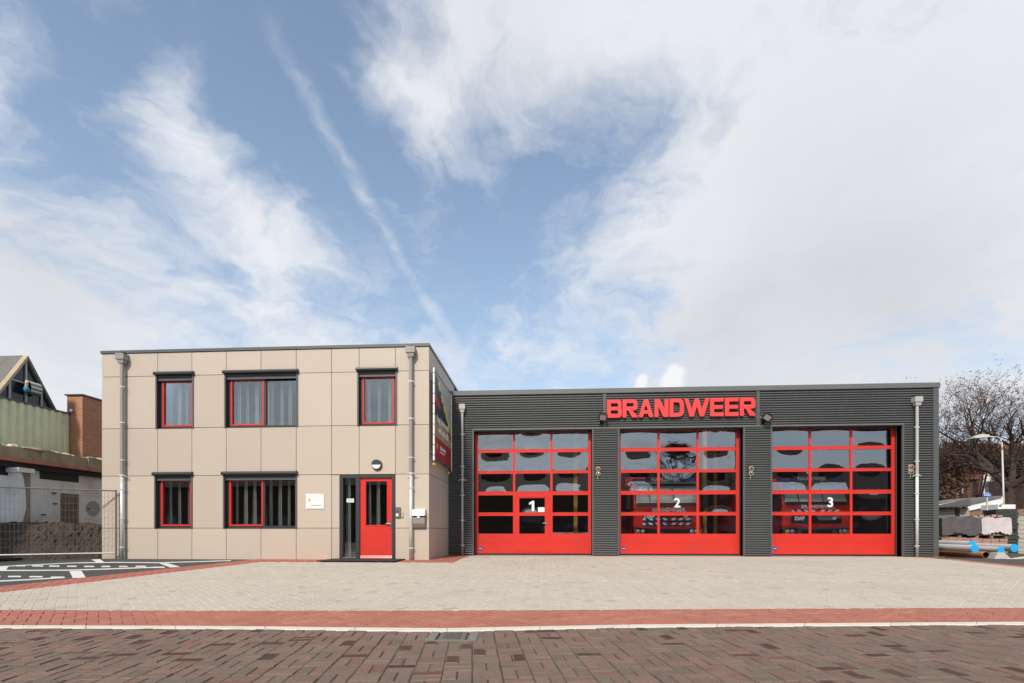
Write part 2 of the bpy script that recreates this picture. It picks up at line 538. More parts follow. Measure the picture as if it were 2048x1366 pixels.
def brick_mesh(L, Wd, m, top=.0, ch=.005, h=.035, edge=None):
    b = MB(); a, c = L / 2, Wd / 2
    P = [(-a, -c), (a, -c), (a, c), (-a, c)]
    pts = [(x, y, top - h) for x, y in P] + [(x, y, top - ch) for x, y in P] + [(x - math.copysign(ch, x), y - math.copysign(ch, y), top) for x, y in P]
    b.add(pts, [(8, 9, 10, 11)] + [(i, (i + 1) % 4, 4 + (i + 1) % 4, 4 + i) for i in range(4)] + [(4 + i, 4 + (i + 1) % 4, 8 + (i + 1) % 4, 8 + i) for i in range(4)])
    me = bpy.data.meshes.new('brick'); me.from_pydata([tuple(p) for p in b.v], [], b.f); me.materials.append(m)
    if edge:
        me.materials.append(edge); me.polygons.foreach_set('material_index', [0] + [1] * 8)
    me.update()
    return me


def pave(parent, regions, phi, pattern, m, part, stuffname, L=.2, Wd=.1, gap=.005, jz=.0015, tilt=.006, nmax=300, org=(0, 0), skip=None, ch=.005, edge=None, gapw=None):
    """lay bricks over convex regions; whole bricks that show largest become parts, the rest one mass of cut and far pieces"""
    c, s = math.cos(phi), math.sin(phi)
    to = lambda x, y: (org[0] + x * c - y * s, org[1] + x * s + y * c)
    fr = lambda X, Y: ((X - org[0]) * c + (Y - org[1]) * s, -(X - org[0]) * s + (Y - org[1]) * c)
    loc = [fr(*p) for rg in regions for p in rg]
    x0, x1 = min(p[0] for p in loc), max(p[0] for p in loc); y0, y1 = min(p[1] for p in loc), max(p[1] for p in loc)
    bricks = []
    if pattern == 'herring':
        for i in range(int(x0 / Wd) - 2, int(x1 / Wd) + 3):
            for j in range(int(y0 / Wd) - 2, int(y1 / Wd) + 3):
                k = (i - j) % 4
                if k == 0: bricks.append((i * Wd + L / 2, j * Wd + Wd / 2, 0))
                elif k == 3: bricks.append((i * Wd + Wd / 2, j * Wd + L / 2, 1))
    elif pattern == 'basket':
        for i in range(int(x0 / L) - 2, int(x1 / L) + 3):
            for j in range(int(y0 / L) - 2, int(y1 / L) + 3):
                if (i + j) % 2 == 0:
                    bricks += [(i * L + L / 2, j * L + Wd / 2, 0), (i * L + L / 2, j * L + 1.5 * Wd, 0)]
                else:
                    bricks += [(i * L + Wd / 2, j * L + L / 2, 1), (i * L + 1.5 * Wd, j * L + L / 2, 1)]
    else:
        for j in range(int(y0 / Wd) - 2, int(y1 / Wd) + 3):
            for i in range(int(x0 / L) - 2, int(x1 / L) + 3):
                bricks.append((i * L + (j % 2) * L / 2, j * Wd + Wd / 2, 0))
    whole = []; cut = []
    edges = [(a, b) for rg in regions for a, b in zip(rg, rg[1:] + rg[:1])]
    cache = {}

    def shared(a, b):
        if (a, b) not in cache:
            l = math.hypot(b[0] - a[0], b[1] - a[1]) + 1e-9; hit = False
            for c_, d_ in edges:
                if (c_, d_) == (a, b): continue
                ex, ey = (b[0] - a[0]) / l, (b[1] - a[1]) / l
                if abs(ex * (c_[1] - a[1]) - ey * (c_[0] - a[0])) > .004 or abs(ex * (d_[1] - a[1]) - ey * (d_[0] - a[0])) > .004: continue
                if ex * (d_[0] - c_[0]) + ey * (d_[1] - c_[1]) > 0: continue
                t0, t1 = sorted((ex * (c_[0] - a[0]) + ey * (c_[1] - a[1]), ex * (d_[0] - a[0]) + ey * (d_[1] - a[1])))
                if min(t1, l) - max(t0, 0) > .6 * l: hit = True
            cache[(a, b)] = hit
        return cache[(a, b)]
    for (bx, by, o) in bricks:
        jx, jy = rng.uniform(-.0015, .0015), rng.uniform(-.0015, .0015)
        gw = gap if gapw is None else gapw
        hx, hy = ((L - gap) / 2, (Wd - gw) / 2) if o == 0 else ((Wd - gw) / 2, (L - gap) / 2)
        hx -= rng.uniform(0, .001); hy -= rng.uniform(0, .001)
        q = [to(bx + jx + dx, by + jy + dy) for dx, dy in ((-hx, -hy), (hx, -hy), (hx, hy), (-hx, hy))]
        r = rng.random()
        cx, cy = sum(p[0] for p in q) / 4, sum(p[1] for p in q) / 4
        if skip and skip(cx, cy): continue
        for rg in regions:
            p = q; inside = True
            for a, b in zip(rg, rg[1:] + rg[:1]):
                if shared(a, b):          # a seam between two slices: the brick belongs to the slice that holds its centre
                    if (b[0] - a[0]) * (cy - a[1]) - (b[1] - a[1]) * (cx - a[0]) < 0: p = []; break
                    continue
                n0 = len(p); p2 = clip(p, a, b)
                if len(p2) != n0 or any((u[0] != v[0] or u[1] != v[1]) for u, v in zip(p, p2)): inside = False
                p = p2
                if len(p) < 3: break
            if len(p) < 3: continue
            if inside: whole.append((cx, cy, phi + (math.pi / 2 if o else 0), q, r))
            elif area(p) > .0012: cut.append((p, r))

    def seen(w):
        d, u = dcam(w[0], w[1]), ucam(w[0], w[1])
        return d > .3 and abs(u) / d < 1.03 and (ZC - zfn_d(d)) * F / d < 304
    vis = sorted([w for w in whole if seen(w)], key=lambda w: w[0] ** 2 + w[1] ** 2)
    ind = set(id(w) for w in vis[:nmax])
    me = brick_mesh(L - gap, Wd - (gap if gapw is None else gapw), m, ch=ch, edge=edge)
    for w in vis[:nmax]:
        mesh_obj(part, me, m, parent, (w[0], w[1], zfn(w[0], w[1]) + rng.uniform(-jz, jz)), (rng.uniform(-tilt, tilt), rng.uniform(-tilt, tilt), w[2] + rng.uniform(-.008, .008)))
    b = MB(); b.rnd = []
    for p, r in [(w[3], w[4]) for w in whole if id(w) not in ind] + cut:
        n = len(p); cx, cy = sum(q[0] for q in p) / n, sum(q[1] for q in p) / n
        dz = rng.uniform(-jz, jz); tx, ty = rng.uniform(-tilt, tilt), rng.uniform(-tilt, tilt)
        ring = [(x, y, zfn(x, y) + dz + (x - cx) * tx + (y - cy) * ty) for x, y in p]
        top = []
        for x, y, z in ring:
            l = math.hypot(x - cx, y - cy); k = max(0, 1 - ch * 1.3 / l) if l > 0 else 1
            top.append((cx + (x - cx) * k, cy + (y - cy) * k, z))
        pts = [(x, y, z - .035) for x, y, z in ring] + [(x, y, z - ch) for x, y, z in ring] + top
        fs = [tuple(range(2 * n, 3 * n))] + [(i, (i + 1) % n, n + (i + 1) % n, n + i) for i in range(n)] + [(n + i, n + (i + 1) % n, 2 * n + (i + 1) % n, 2 * n + i) for i in range(n)]
        b.add(pts, fs[:1]); b.rnd += [r]
        k_ = len(b.v) - len(pts); b.f += [tuple(i + k_ for i in f) for f in fs[1:]]; b.m += [1 if edge else 0] * (len(fs) - 1); b.rnd += [r] * (len(fs) - 1)
    o = b.build(stuffname, [m, edge] if edge else m, parent); o['kind'] = 'stuff'
    return o


def bed(name, regions, m, off, label):
    """sheet under the paving: the sand in the joints"""
    b = MB()
    for rg in regions:
        # cut the sheet at the breaks of slope
        brk = [(-1e3, 5.15), (5.15, 14.6), (14.6, 16), (16, 1e3)]
        for d0, d1 in brk:
            p = list(rg)
            A, B = ud(-1000, d0), ud(1000, d0); p = clip(p, (A.x, A.y), (B.x, B.y))
            if len(p) < 3: continue
            A, B = ud(1000, d1), ud(-1000, d1); p = clip(p, (A.x, A.y), (B.x, B.y))
            if len(p) < 3: continue
            b.poly([(x, y, zfn(x, y) + off) for x, y in p])
    o = b.build(name, m, loc=(0, 0, 0)); tag(o, label, kind='structure')
    return o


def xy(v): return (v.x, v.y)


# --- the street of brown clinker bricks in basket weave
M_street = paver('street_brick', [(0, (.195, .106, .080)), (.2, (.220, .144, .110)), (.4, (.150, .116, .090)), (.6, (.228, .138, .106)), (.78, (.165, .134, .103)), (.91, (.205, .110, .084)), (.925, (.095, .036, .026)), (1.0, (.066, .034, .026))], .8, 1.0, (.125, .105, .082), .5, 1.3)
M_joint = mat('street_joint', (.060, .048, .038), .95, var=.3, scale=6, dirt=((.28, .22, .15), .45, 2.2))
M_streetfar = brickmat('street_far', (.17, .105, .085), (.13, .095, .08), (.06, .045, .035), .2, .1, .008, 'XY')
nearline = [gp(x, lerp_line(L_kerb_near, x)) for x in XS]
farline = [gp(x, lerp_line(L_kerb_far, x)) for x in XS]
redline = [gp(x, lerp_line(L_red_far, x)) for x in XS]
SPHI = TH + R(4.6)
street_regions = []
for a, b in zip(nearline[:-1], nearline[1:]):
    ua, ub = ucam(a.x, a.y), ucam(b.x, b.y)
    street_regions.append([xy(ud(ua, -.5)), xy(ud(ub, -.5)), xy(b), xy(a)])
street_full = []
for a, b in zip(nearline[:-1], nearline[1:]):
    ua, ub = ucam(a.x, a.y), ucam(b.x, b.y)
    street_full.append([xy(ud(ua, -6)), xy(ud(ub, -6)), xy(b), xy(a)])
street = bed('street', street_full, M_joint, -.008, 'brown clinker brick street laid in basket weave')
brick_regions = []
for rg in street_regions:
    a = clip(rg, xy(ud(-8, 2.3)), xy(ud(8, 2.3)))
    a = clip(a, xy(ud(-7, 50)), xy(ud(-7, -50))) if len(a) > 2 else a
    a = clip(a, xy(ud(7, -50)), xy(ud(7, 50))) if len(a) > 2 else a
    if len(a) > 2: brick_regions.append(a)
# leave the gully's own place free
gx0, gx1 = ucam(*xy(gp(862, 1272))), ucam(*xy(gp(951, 1272)))
gd0, gd1 = dcam(*xy(gp(906, 1281))), dcam(*xy(gp(906, 1264.5)))
GU, GD, GHW, GHD = (gx0 + gx1) / 2, (gd0 + gd1) / 2, (gx1 - gx0) / 2, (gd1 - gd0) / 2
pave(street, brick_regions, SPHI, 'basket', M_street, 'street_brick', 'street_brick_mass', L=.205, Wd=.1025, gap=.0065, gapw=.009, jz=.004, tilt=.022, ch=.0055, edge=mat('worn_brick_edge', (.145, .102, .078), .9, var=.3, scale=5, dirt=((.30, .24, .17), .45, 2.4)), skip=lambda x, y: abs(ucam(x, y) - GU) < GHW + .02 and abs(dcam(x, y) - GD) < GHD + .02)

# --- flush white kerb stones along the street
kerb = MB().box(-.01, .01, -.01, .01, -.5, -.49)
pts_k = []
kerb_o = bed('kerb', [[xy(nearline[i]), xy(nearline[i + 1]), xy(farline[i + 1]), xy(farline[i])] for i in range(len(XS) - 1)], M_joint, -.012, 'flush white kerb line between street and red band')


def along(line, n):
    L = [0]
    for a, b in zip(line[:-1], line[1:]): L.append(L[-1] + (b - a).length)
    out = []
    for k in range(n + 1):
        s = L[-1] * k / n
        for i in range(len(line) - 1):
            if s <= L[i + 1] + 1e-6:
                q = (s - L[i]) / (L[i + 1] - L[i]); out.append(line[i].lerp(line[i + 1], q)); break
    return out


nk = 20
A_, B_ = along(nearline, nk), along(farline, nk)
for i in range(nk):
    g = .0012
    a, b, c, d = A_[i].lerp(A_[i + 1], g), A_[i + 1].lerp(A_[i], g), B_[i + 1].lerp(B_[i], g), B_[i].lerp(B_[i + 1], g)
    b_ = MB(); up = Vector((0, 0, .004)); b_.extrude([p + Vector((0, 0, -.05)) for p in (a, b, c, d)], (0, 0, .056 + rng.uniform(-.001, .001)))
    b_.build('kerb_stone', M_kerb, kerb_o, bevel=.006, seg=1)

# --- red brick band
M_redb = paver('red_paver', [(0, (.36, .135, .092)), (.35, (.42, .165, .115)), (.7, (.38, .145, .10)), (1, (.45, .185, .13))], .85, .4, (.22, .105, .078), .4, 1.3)
M_sand = mat('joint_sand', (.40, .34, .26), .95, var=.15, scale=6)
M_sandred = mat('joint_sand_red', (.25, .13, .09), .95, var=.2, scale=6)
red_regions = [[xy(farline[i]), xy(farline[i + 1]), xy(redline[i + 1]), xy(redline[i])] for i in range(len(XS) - 1)]
redo = bed('red_band', red_regions, M_sandred, -.008, 'red brick paving band along the street')
pave(redo, red_regions, TH + R(40), 'herring', M_redb, 'red_paver', 'red_paver_mass', L=.2, Wd=.1, gap=.005, jz=.0015, tilt=.008)

# --- forecourt of pale grey pavers laid diagonally
M_pale = paver('pale_paver', [(0, (.475, .42, .348)), (.3, (.51, .452, .376)), (.6, (.49, .433, .36)), (.93, (.52, .462, .386)), (.96, (.39, .342, .285)), (1, (.485, .43, .357))], .9, .35, (.375, .328, .27), .55, .55)
M_sandp = mat('joint_sand_pale', (.66, .58, .46), .95, var=.12, scale=4)
Y1, Y2 = 13.82, 16.75
c_diag0, c_diag1 = gp(0, 1184.8), gp(520, 1124.2)
dv = (c_diag1 - c_diag0).normalized()
c_left = c_diag0 - dv * 14
yb = gp(907, 1125.3).y
cornerA = Vector((gp(907, 1125.3).x, yb, 0)); cornerB = Vector((WX(939, Y2 - .32), Y2 - .32, 0))
XR = WX(1878, Y2)
rightA = gp(1878, 1117.5); rightB = gp(2048, 1135); rv = (rightB - rightA).normalized(); rightC = rightA + rv * 20
fc = []
# near zone in slices above the red line
for i in range(len(XS) - 1):
    a, b = redline[i], redline[i + 1]
    ua, ub = ucam(a.x, a.y), ucam(b.x, b.y)
    rg = [xy(a), xy(b), xy(ud(ub, 9.0)), xy(ud(ua, 9.0))]
    rg = clip(rg, xy(c_diag1), xy(c_left))[:] if False else rg
    rg = clip(rg, xy(c_diag1), xy(c_diag0)) if False else rg
    # keep right of the diagonal red strip: right side of c_left->c_diag1 is the forecourt
    rg = clip(rg, xy(c_diag1), xy(c_left))
    if len(rg) > 2: fc.append(rg)
# middle zone up to the office front
A, B = ud(-40, 9.0), ud(40, 9.0)
rg = [xy(ud(-14, 9.0)), xy(ud(16, 9.0)), (20.0, yb), (-14.5, yb)]
rg = clip(rg, xy(c_diag1), xy(c_left)); rg = clip(rg, xy(rightC), xy(rightA))
fc.append(rg)
# back zone in front of the engine doors
rg = [(cornerA.x, yb), (18.0, yb), (18.0, Y2 - .22), (cornerA.x - 1, Y2 - .22)]
rg = clip(rg, xy(cornerB), xy(cornerA)); rg = clip(rg, xy(rightC), xy(rightA))
fc.append(rg)
fore = bed('forecourt', fc, M_sandp, -.006, 'pale grey paver forecourt laid diagonally before the fire station')
pave(fore, fc, R(45), 'herring', M_pale, 'pale_paver', 'pale_paver_mass', L=.21, Wd=.105, gap=.006, jz=.0015, tilt=.009)

# --- red edging: diagonal strip, strip along the office, corner and along the engine hall
e0, e1 = gp(0, 1172.6), gp(520, 1117.6); ev = (e1 - e0).normalized()
re = [[xy(c_left), xy(c_diag1), xy(e1), xy(e0 - ev * 14)],
      [xy(c_diag1), (cornerA.x, yb), (cornerA.x, Y1 + .02), xy(e1)],
      ]
rg = [(cornerA.x, yb), xy(cornerB), (cornerB.x, Y2 + .02), (WX(857.5, Y1) - .02, Y2 + .02), (WX(857.5, Y1) - .02, yb)]
re.append(rg)
re.append([(cornerB.x, Y2 - .22), (XR, Y2 - .22), (XR, Y2 + .4), (cornerB.x, Y2 + .4)])
nrm = Vector((-rv.y, rv.x, 0))
re.append([xy(rightA + Vector((0, 0, 0))), xy(rightC), xy(rightC + nrm * .38), xy(rightA + nrm * .38)])
edge = bed('red_edging', re, M_sandred, -.010, 'red brick edging around the pale forecourt')
M_redo = paver('red_edge_paver', [(0, (.36, .125, .085)), (.35, (.42, .15, .105)), (.7, (.38, .135, .095)), (1, (.45, .17, .12))], .85, .4, (.25, .105, .078), .3, 1.3)
pave(edge, re, math.atan2(ev.y, ev.x), 'stretcher', M_redo, 'edging_brick', 'edging_brick_mass', L=.2, Wd=.1, gap=.005, nmax=120)

# --- parking place of dark pavers with white bay markings
M_park = brickmat('parking_paver', (.060, .064, .066), (.078, .082, .084), (.045, .045, .042), .2, .1, .006, 'XY', .85, .4, ((.10, .10, .095), .5, .9))
pl = [xy(e0 - ev * 14), xy(e1), (WX(560, Y1), Y1 + .05), (-13.0, Y1 + .6), (-16.5, 14.6), (-26, 12.0)]
park = bed('parking_area', [pl], M_park, -.012, 'dark grey paved parking area left of the office')


def mark(pts, name='bay_marking'):
    b = MB(); P = [gp(*p) for p in pts]; b.extrude([p + Vector((0, 0, -.010)) for p in P], (0, 0, .006 + rng.uniform(0, .001)))
    return b.build(name, M_paint, park)


def zc4(x, y): return (x / 6.02, 1090 + y / 6.02)


def markline(pts, w=1.3):
    for p, q in zip(pts[:-1], pts[1:]):
        h = w / 2; mark([(p[0], p[1] + h), (q[0], q[1] + h), (q[0], q[1] - h), (p[0], p[1] - h)], 'bay_line')


markline([(-40, 1134.5), (80, 1128.5), (150, 1125.2), (232, 1124.1), (316, 1124.9), (400, 1122.6), (462, 1120.6)], 1.1)
markline([(-60, 1140.6), (0, 1140.3), (133, 1139.8), (216, 1137.3), (282, 1134.9), (326, 1133.6)], 1.5)
markline([(-40, 1163.5), (0, 1161.4), (50, 1159), (100, 1156), (130, 1154.3)], 1.8)
for x0, x1, y in ((195, 305, 245), (385, 525, 248), (590, 720, 250), (805, 925, 252), (1010, 1135, 254), (1220, 1330, 255), (1430, 1540, 255), (1630, 1760, 254), (1840, 1985, 265)):
    mark([zc4(x0, y + 6), zc4(x1, y + 6), zc4(x1 - 8, y - 6), zc4(x0 + 8, y - 6)], 'bay_dash')
for x0, x1, y in ((-160, 10, 372), (95, 255, 374), (350, 515, 377), (610, 775, 383), (865, 1035, 384)):
    mark([zc4(x0, y + 6), zc4(x1, y + 6), zc4(x1 - 8, y - 6), zc4(x0 + 8, y - 6)], 'bay_dash')
mark([zc4(-90, 300), zc4(70, 300), zc4(105, 256), zc4(-30, 256)])
mark([zc4(872, 378), zc4(1025, 376), zc4(980, 308), zc4(833, 310)])
mark([zc4(1165, 204), zc4(1250, 201), zc4(1205, 168), zc4(1100, 172)])
mark([(341, 1134.2), (360, 1133.2), (335, 1126), (319, 1126.2)])

# --- street gully grate
mg = Matrix.Translation(ud(GU, GD, -.15)) @ Matrix.Rotation(TH, 4, 'Z')
hw, hd = GHW, GHD
M_iron = mat('cast_iron', (.17, .16, .145), .6, metal=.3, var=.12, scale=20, bump=.3)
M_gconc = mat('gully_concrete', (.19, .17, .145), .85, var=.1, scale=12, bump=.4)
gul = empty('gully_grate', mg.translation, 'rusty grey street gully with slanted bars beside the white kerb', 'drain')
MB(mg).box(-hw - .02, -hw + .06, -hd - .02, hd, -.04, .006).build('concrete_cheek', M_gconc, gul)
MB(mg).box(hw - .06, hw + .02, -hd - .02, hd, -.04, .006).build('concrete_cheek', M_gconc, gul)
MB(mg).box(-hw + .06, hw - .06, -hd - .02, -hd + .012, -.04, .004).build('front_sill', M_gconc, gul)
MB(mg).box(-hw + .061, hw - .061, -hd + .013, hd, -.30, -.25).build('shaft', M_black, gul)
x0, x1 = -hw + .085, hw - .085
b = MB(mg); b.box(x0, x1, -hd + .014, -hd + .04, -.03, .005); b.box(x0, x1, hd - .03, hd, -.03, .005); b.box(x0, x0 + .04, -hd + .04, hd - .03, -.03, .005); b.box(x1 - .04, x1, -hd + .04, hd - .03, -.03, .005)
b.build('grate_frame', M_iron, gul)
for k in range(-6, 9):
    ya = -hd + .03 + k * .075; run = .16
    P = clip(clip([(x0 + .04, ya), (x1 - .04, ya + run), (x1 - .04, ya + run + .034), (x0 + .04, ya + .034)], (0, -hd + .041), (1, -hd + .041)), (1, hd - .031), (0, hd - .031))
    if len(P) > 2 and area(P) > .0008: MB(mg).extrude([(x, y, -.012) for x, y in P], (0, 0, .016)).build('grate_bar', M_iron, gul)


# ------------------------------------------------------------------ the office building
def minus(rect, holes):
    """rectangle minus rectangles -> list of rectangles (x0,x1,z0,z1)"""
    rs = [rect]
    for hx0, hx1, hz0, hz1 in holes:
        out = []
        for x0, x1, z0, z1 in rs:
            if hx1 <= x0 or hx0 >= x1 or hz1 <= z0 or hz0 >= z1: out.append((x0, x1, z0, z1)); continue
            if hz0 > z0: out.append((x0, x1, z0, hz0))
            if hz1 < z1: out.append((x0, x1, hz1, z1))
            a, c = max(z0, hz0), min(z1, hz1)
            if hx0 > x0: out.append((x0, hx0, a, c))
            if hx1 < x1: out.append((hx1, x1, a, c))
        rs = out
    return [r for r in rs if r[1] - r[0] > .012 and r[3] - r[2] > .012]


XL, XRO = WX(203.5, Y1), WX(857.8, Y1)
ZT = 6.06
office = empty('office_building', ((XL + XRO) / 2, Y1, 0), 'two storey office block clad in beige panels with red window frames', 'building')
wins = [  # px left, px right, z0, z1, number of lights
    (312.5, 387.0, 3.815, 5.40, 1, 'u'), (450.0, 595.5, 3.815, 5.40, 2, 'u'), (715.5, 793.5, 3.815, 5.40, 1, 'u'),
    (310.0, 384.5, .875, 2.455, 1, 'l'), (447.5, 593.5, .875, 2.455, 2, 'l')]
holes = [(WX(a, Y1), WX(b, Y1), z0, z1) for a, b, z0, z1, n, k in wins]
DX0, DX1 = WX(678.8, Y1), WX(790, Y1)
dhole = (DX0, DX1, -.05, 2.42)
holes.append(dhole)
xs = [XL] + [WX(p, Y1) for p in (315.5, 383.8, 452.4, 522, 592.4, 663, 718.4, 790.6)] + [XRO]
zs = [-.03, .895, 2.435, 3.84, 5.375, ZT]
g = .007
M_panels = [M_panel] + [mat('cladding_panel_tone_%s' % n, c, .5, var=.025, scale=.7, streak=.035) for n, c in (('b', (.455, .388, .314)), ('c', (.492, .420, .340)), ('d', (.468, .402, .330)))]
for i in range(len(xs) - 1):
    for j in range(len(zs) - 1):
        rs = minus((xs[i] + g, xs[i + 1] - (g if i < len(xs) - 2 else -.001), zs[j] + g, zs[j + 1] - g), holes)
        if not rs: continue
        b = MB()
        for x0, x1, z0, z1 in rs: b.box(x0, x1, Y1, Y1 + .012, z0, z1)
        b.build('cladding_panel', rng.choice(M_panels), office)
b = MB()
for x0, x1, z0, z1 in minus((XL + .01, XRO - .014, -.06, ZT), holes): b.box(x0, x1, Y1 + .03, Y1 + .16, z0, z1)
b.build('front_wall', M_backing, office)
# side wall towards the forecourt, in tall panels
ys = [Y1 + .014, Y1 + 1.0, Y1 + 2.0, Y1 + 3.0, Y1 + 4.0]
b = MB(); b.box(XRO - .16, XRO - .02, Y1 + .162, Y1 + 8, -.06, ZT - .01); b.build('side_wall', M_backing, office)
for j in range(len(zs) - 1):
    for k in range(len(ys) - 1):
        MB().box(XRO - .012, XRO, ys[k] + g, ys[k + 1] - g, zs[j] + g, zs[j + 1] - g).build('cladding_panel', rng.choice(M_panels), office)
b = MB(); b.box(XL, XL + .14, Y1 + .162, Y1 + 8, -.06, ZT - .01); b.build('side_wall', M_panel, office)
b = MB(); b.box(XL, XRO - .02, Y1 + 8, Y1 + 8.15, -.06, ZT - .01); b.build('rear_wall', M_panel, office)
b = MB(); b.box(XL + .15, XRO - .17, Y1 + .17, Y1 + 7.9, 2.95, 3.2); b.box(XL + .15, XRO - .17, Y1 + .17, Y1 + 7.9, -.04, .02)
b.box(XL + .15, XRO - .17, Y1 + 3.4, Y1 + 3.5, .03, 2.94); b.box(XL + .15, XRO - .17, Y1 + 3.4, Y1 + 3.5, 3.21, ZT - .02); b.build('inner_floor', M_roomwall, office)
b = MB(); b.box(XL - .02, XRO + .02, Y1 - .03, Y1 + 8.2, ZT + .004, ZT + .085); b.build('roof_edge', M_anth2, office)


def curtain(x0, x1, y, z0, z1, parent, dense):
    b = MB(); x = x0
    while x < x1 - .05:
        wd = rng.uniform(.09, .15) if not dense else rng.uniform(.12, .20)
        wd = min(wd, x1 - x); n = 14
        flare = rng.uniform(.75, 1.0)
        for k in range(n):
            q0, q1 = k / n, (k + 1) / n
            def P(q, z, fl):
                xx = x + wd * (.5 + (q - .5) * fl); return (xx, y + .06 * math.sin(q * math.pi * 2) + .02 * math.sin(q * 17), z)
            b.poly([P(q0, z0, 1), P(q1, z0, 1), P(q1, z1, flare), P(q0, z1, flare)])
        x += wd + (rng.uniform(.12, .22) if not dense else rng.uniform(.08, .16))
    o = b.build('curtain', M_curtain, parent, smooth=True)
    return o


def window(px0, px1, z0, z1, lights, storey):
    x0, x1 = WX(px0, Y1), WX(px1, Y1); Yf = Y1 + .11; zt = z1 - .07
    b = MB()
    b.box(x0 + .002, x0 + .03, Y1 - .004, Yf, z0 + .002, z1 - .002); b.box(x1 - .03, x1 - .002, Y1 - .004, Yf, z0 + .002, z1 - .002)
    b.box(x0 + .03, x1 - .03, Y1 - .006, Yf, z0 + .002, z0 + .022); b.box(x0 + .03, x1 - .03, Y1 + .0, Yf, z1 - .07, z1 - .002)
    fr = .105; b.frame(x0 + .002, x1 - .002, z0 + .002, z1 - .002, fr, Yf + .001, Yf + .075, .085, .125)
    xm = x0 + (x1 - x0) * .525
    if lights == 2: b.box(xm - .03, xm + .03, Yf + .001, Yf + .075, z0 + .087, z1 - .127)
    w = b.build('window', M_anth, office)
    hb = MB(); hb.extrude([(x0 - .035, Y1 - .004, z1 - .015), (x0 - .035, Y1 - .09, z1 - .015), (x0 - .035, Y1 - .105, z1 + .03), (x0 - .035, Y1 - .095, z1 + .075), (x0 - .035, Y1 - .004, z1 + .095)], (x1 - x0 + .07, 0, 0))
    hb.build('shutter_box', M_anth, w, bevel=.008, seg=1)
    MB().box(x0 + .034, x1 - .034, Y1 + .03, Y1 + .045, z1 - .16, z1 - .072).build('shutter_bottom_bar', M_anth2, w)
    for xx in (x0 - .012, x1 - .028):
        MB().box(xx, xx + .04, Y1 - .022, Y1 - .006, z0 + .004, z1 - .016).build('guide_rail', M_anth2, w)
    pane_rects = []
    cx0, cx1 = x0 + fr - .004, (x1 - fr + .004 if lights == 1 else xm - .026)
    cz0, cz1 = z0 + .079, z1 - .122
    cs = MB().frame(cx0, cx1, cz0, cz1, .05, Yf - .012, Yf + .06).build('casement', M_red, w, bevel=.006, seg=1)
    pane_rects.append((cx0 + .05, cx1 - .05, cz0 + .05, cz1 - .05))
    if lights == 2: pane_rects.append((xm + .03, x1 - fr, z0 + .087, z1 - .127))
    for r in pane_rects:
        MB().box(r[0] - .004, r[1] + .004, Yf + .035, Yf + .041, r[2] - .004, r[3] + .004).build('pane', M_glass, w)
        curtain(r[0] - .06, r[1] + .06, Y1 + .42, r[2] - .1, r[3] + .03, w, False)
    return w


for wv in wins: window(*wv)

# entrance: frame with side light and red door leaf
Yd = Y1 + .05
xm = WX(716.5, Yd); zt = 2.42
b = MB(); b.box(DX0, DX0 + .10, Y1 - .004, Yd + .06, -.02, zt); b.box(DX1 - .09, DX1, Y1 - .004, Yd + .06, -.02, zt)
b.box(DX0 + .10, DX1 - .09, Y1 - .002, Yd + .06, zt - .085, zt); b.box(xm - .055, xm + .055, Y1 + .004, Yd + .06, -.02, zt - .085)
b.box(DX0 + .10, xm - .055, Y1 + .004, Yd + .06, -.02, .035); b.box(xm + .055, DX1 - .09, Y1 - .01, Yd + .06, -.02, .018)
ent = b.build('entrance_frame', M_anth, office)
MB().box(DX0 + .10, xm - .055, Y1 + .002, Y1 + .06, .036, .062).build('threshold_strip', M_stain, ent)
MB().box(DX0 + .094, xm - .049, Yd + .02, Yd + .026, .03, zt - .08).build('side_light_pane', M_glass, ent)
lx0, lx1 = xm + .056, DX1 - .091
gx0, gx1, gz0, gz1 = WX(732, Yd), WX(774, Yd), ZC + (HY - 1050) * 14.1 / F, ZC + (HY - 962.5) * 14.1 / F
b = MB()
for x0, x1, z0, z1 in minus((lx0, lx1, .02, zt - .088), [(gx0, gx1, gz0, gz1)]): b.box(x0, x1, Yd + .0, Yd + .045, z0, z1)
leaf = b.build('entrance_door', M_red, office); tag(leaf, 'red entrance door leaf with tall glass panel')
MB().frame(gx0 - .035, gx1 + .035, gz0 - .035, gz1 + .035, .036, Yd - .010, Yd - .0005).build('glazing_bead', M_red, leaf, bevel=.004, seg=1)
MB().box(gx0 - .002, gx1 + .002, Yd + .02, Yd + .026, gz0 - .002, gz1 + .002).build('pane', M_glass, leaf)
MB().extrude([(lx0 + .01, Yd - .001, .03), (lx0 + .01, Yd - .03, .03), (lx0 + .01, Yd - .001, .11)], (lx1 - lx0 - .02, 0, 0)).build('weather_bar', M_red, leaf)
hx, hz = lx1 - .055, .99
b = MB(); b.box(hx - .02, hx + .02, Yd - .014, Yd - .001, hz - .12, hz + .13); b.cyl((hx, Yd - .001, hz + .03), (hx, Yd - .07, hz + .03), .012); b.cyl((hx + .01, Yd - .062, hz + .03), (hx - .12, Yd - .062, hz + .03), .013); b.ball((hx - .05, Yd - .06, hz + .03), .03, sy=.6)
b.build('door_handle', M_chrome, leaf, smooth=False)
curtain(DX0 + .08, xm - .03, Y1 + .30, .02, zt - .05, ent, False)
curtain(gx0 - .03, gx1 - .18, Y1 + .30, gz0 - .1, gz1 + .05, ent, False)
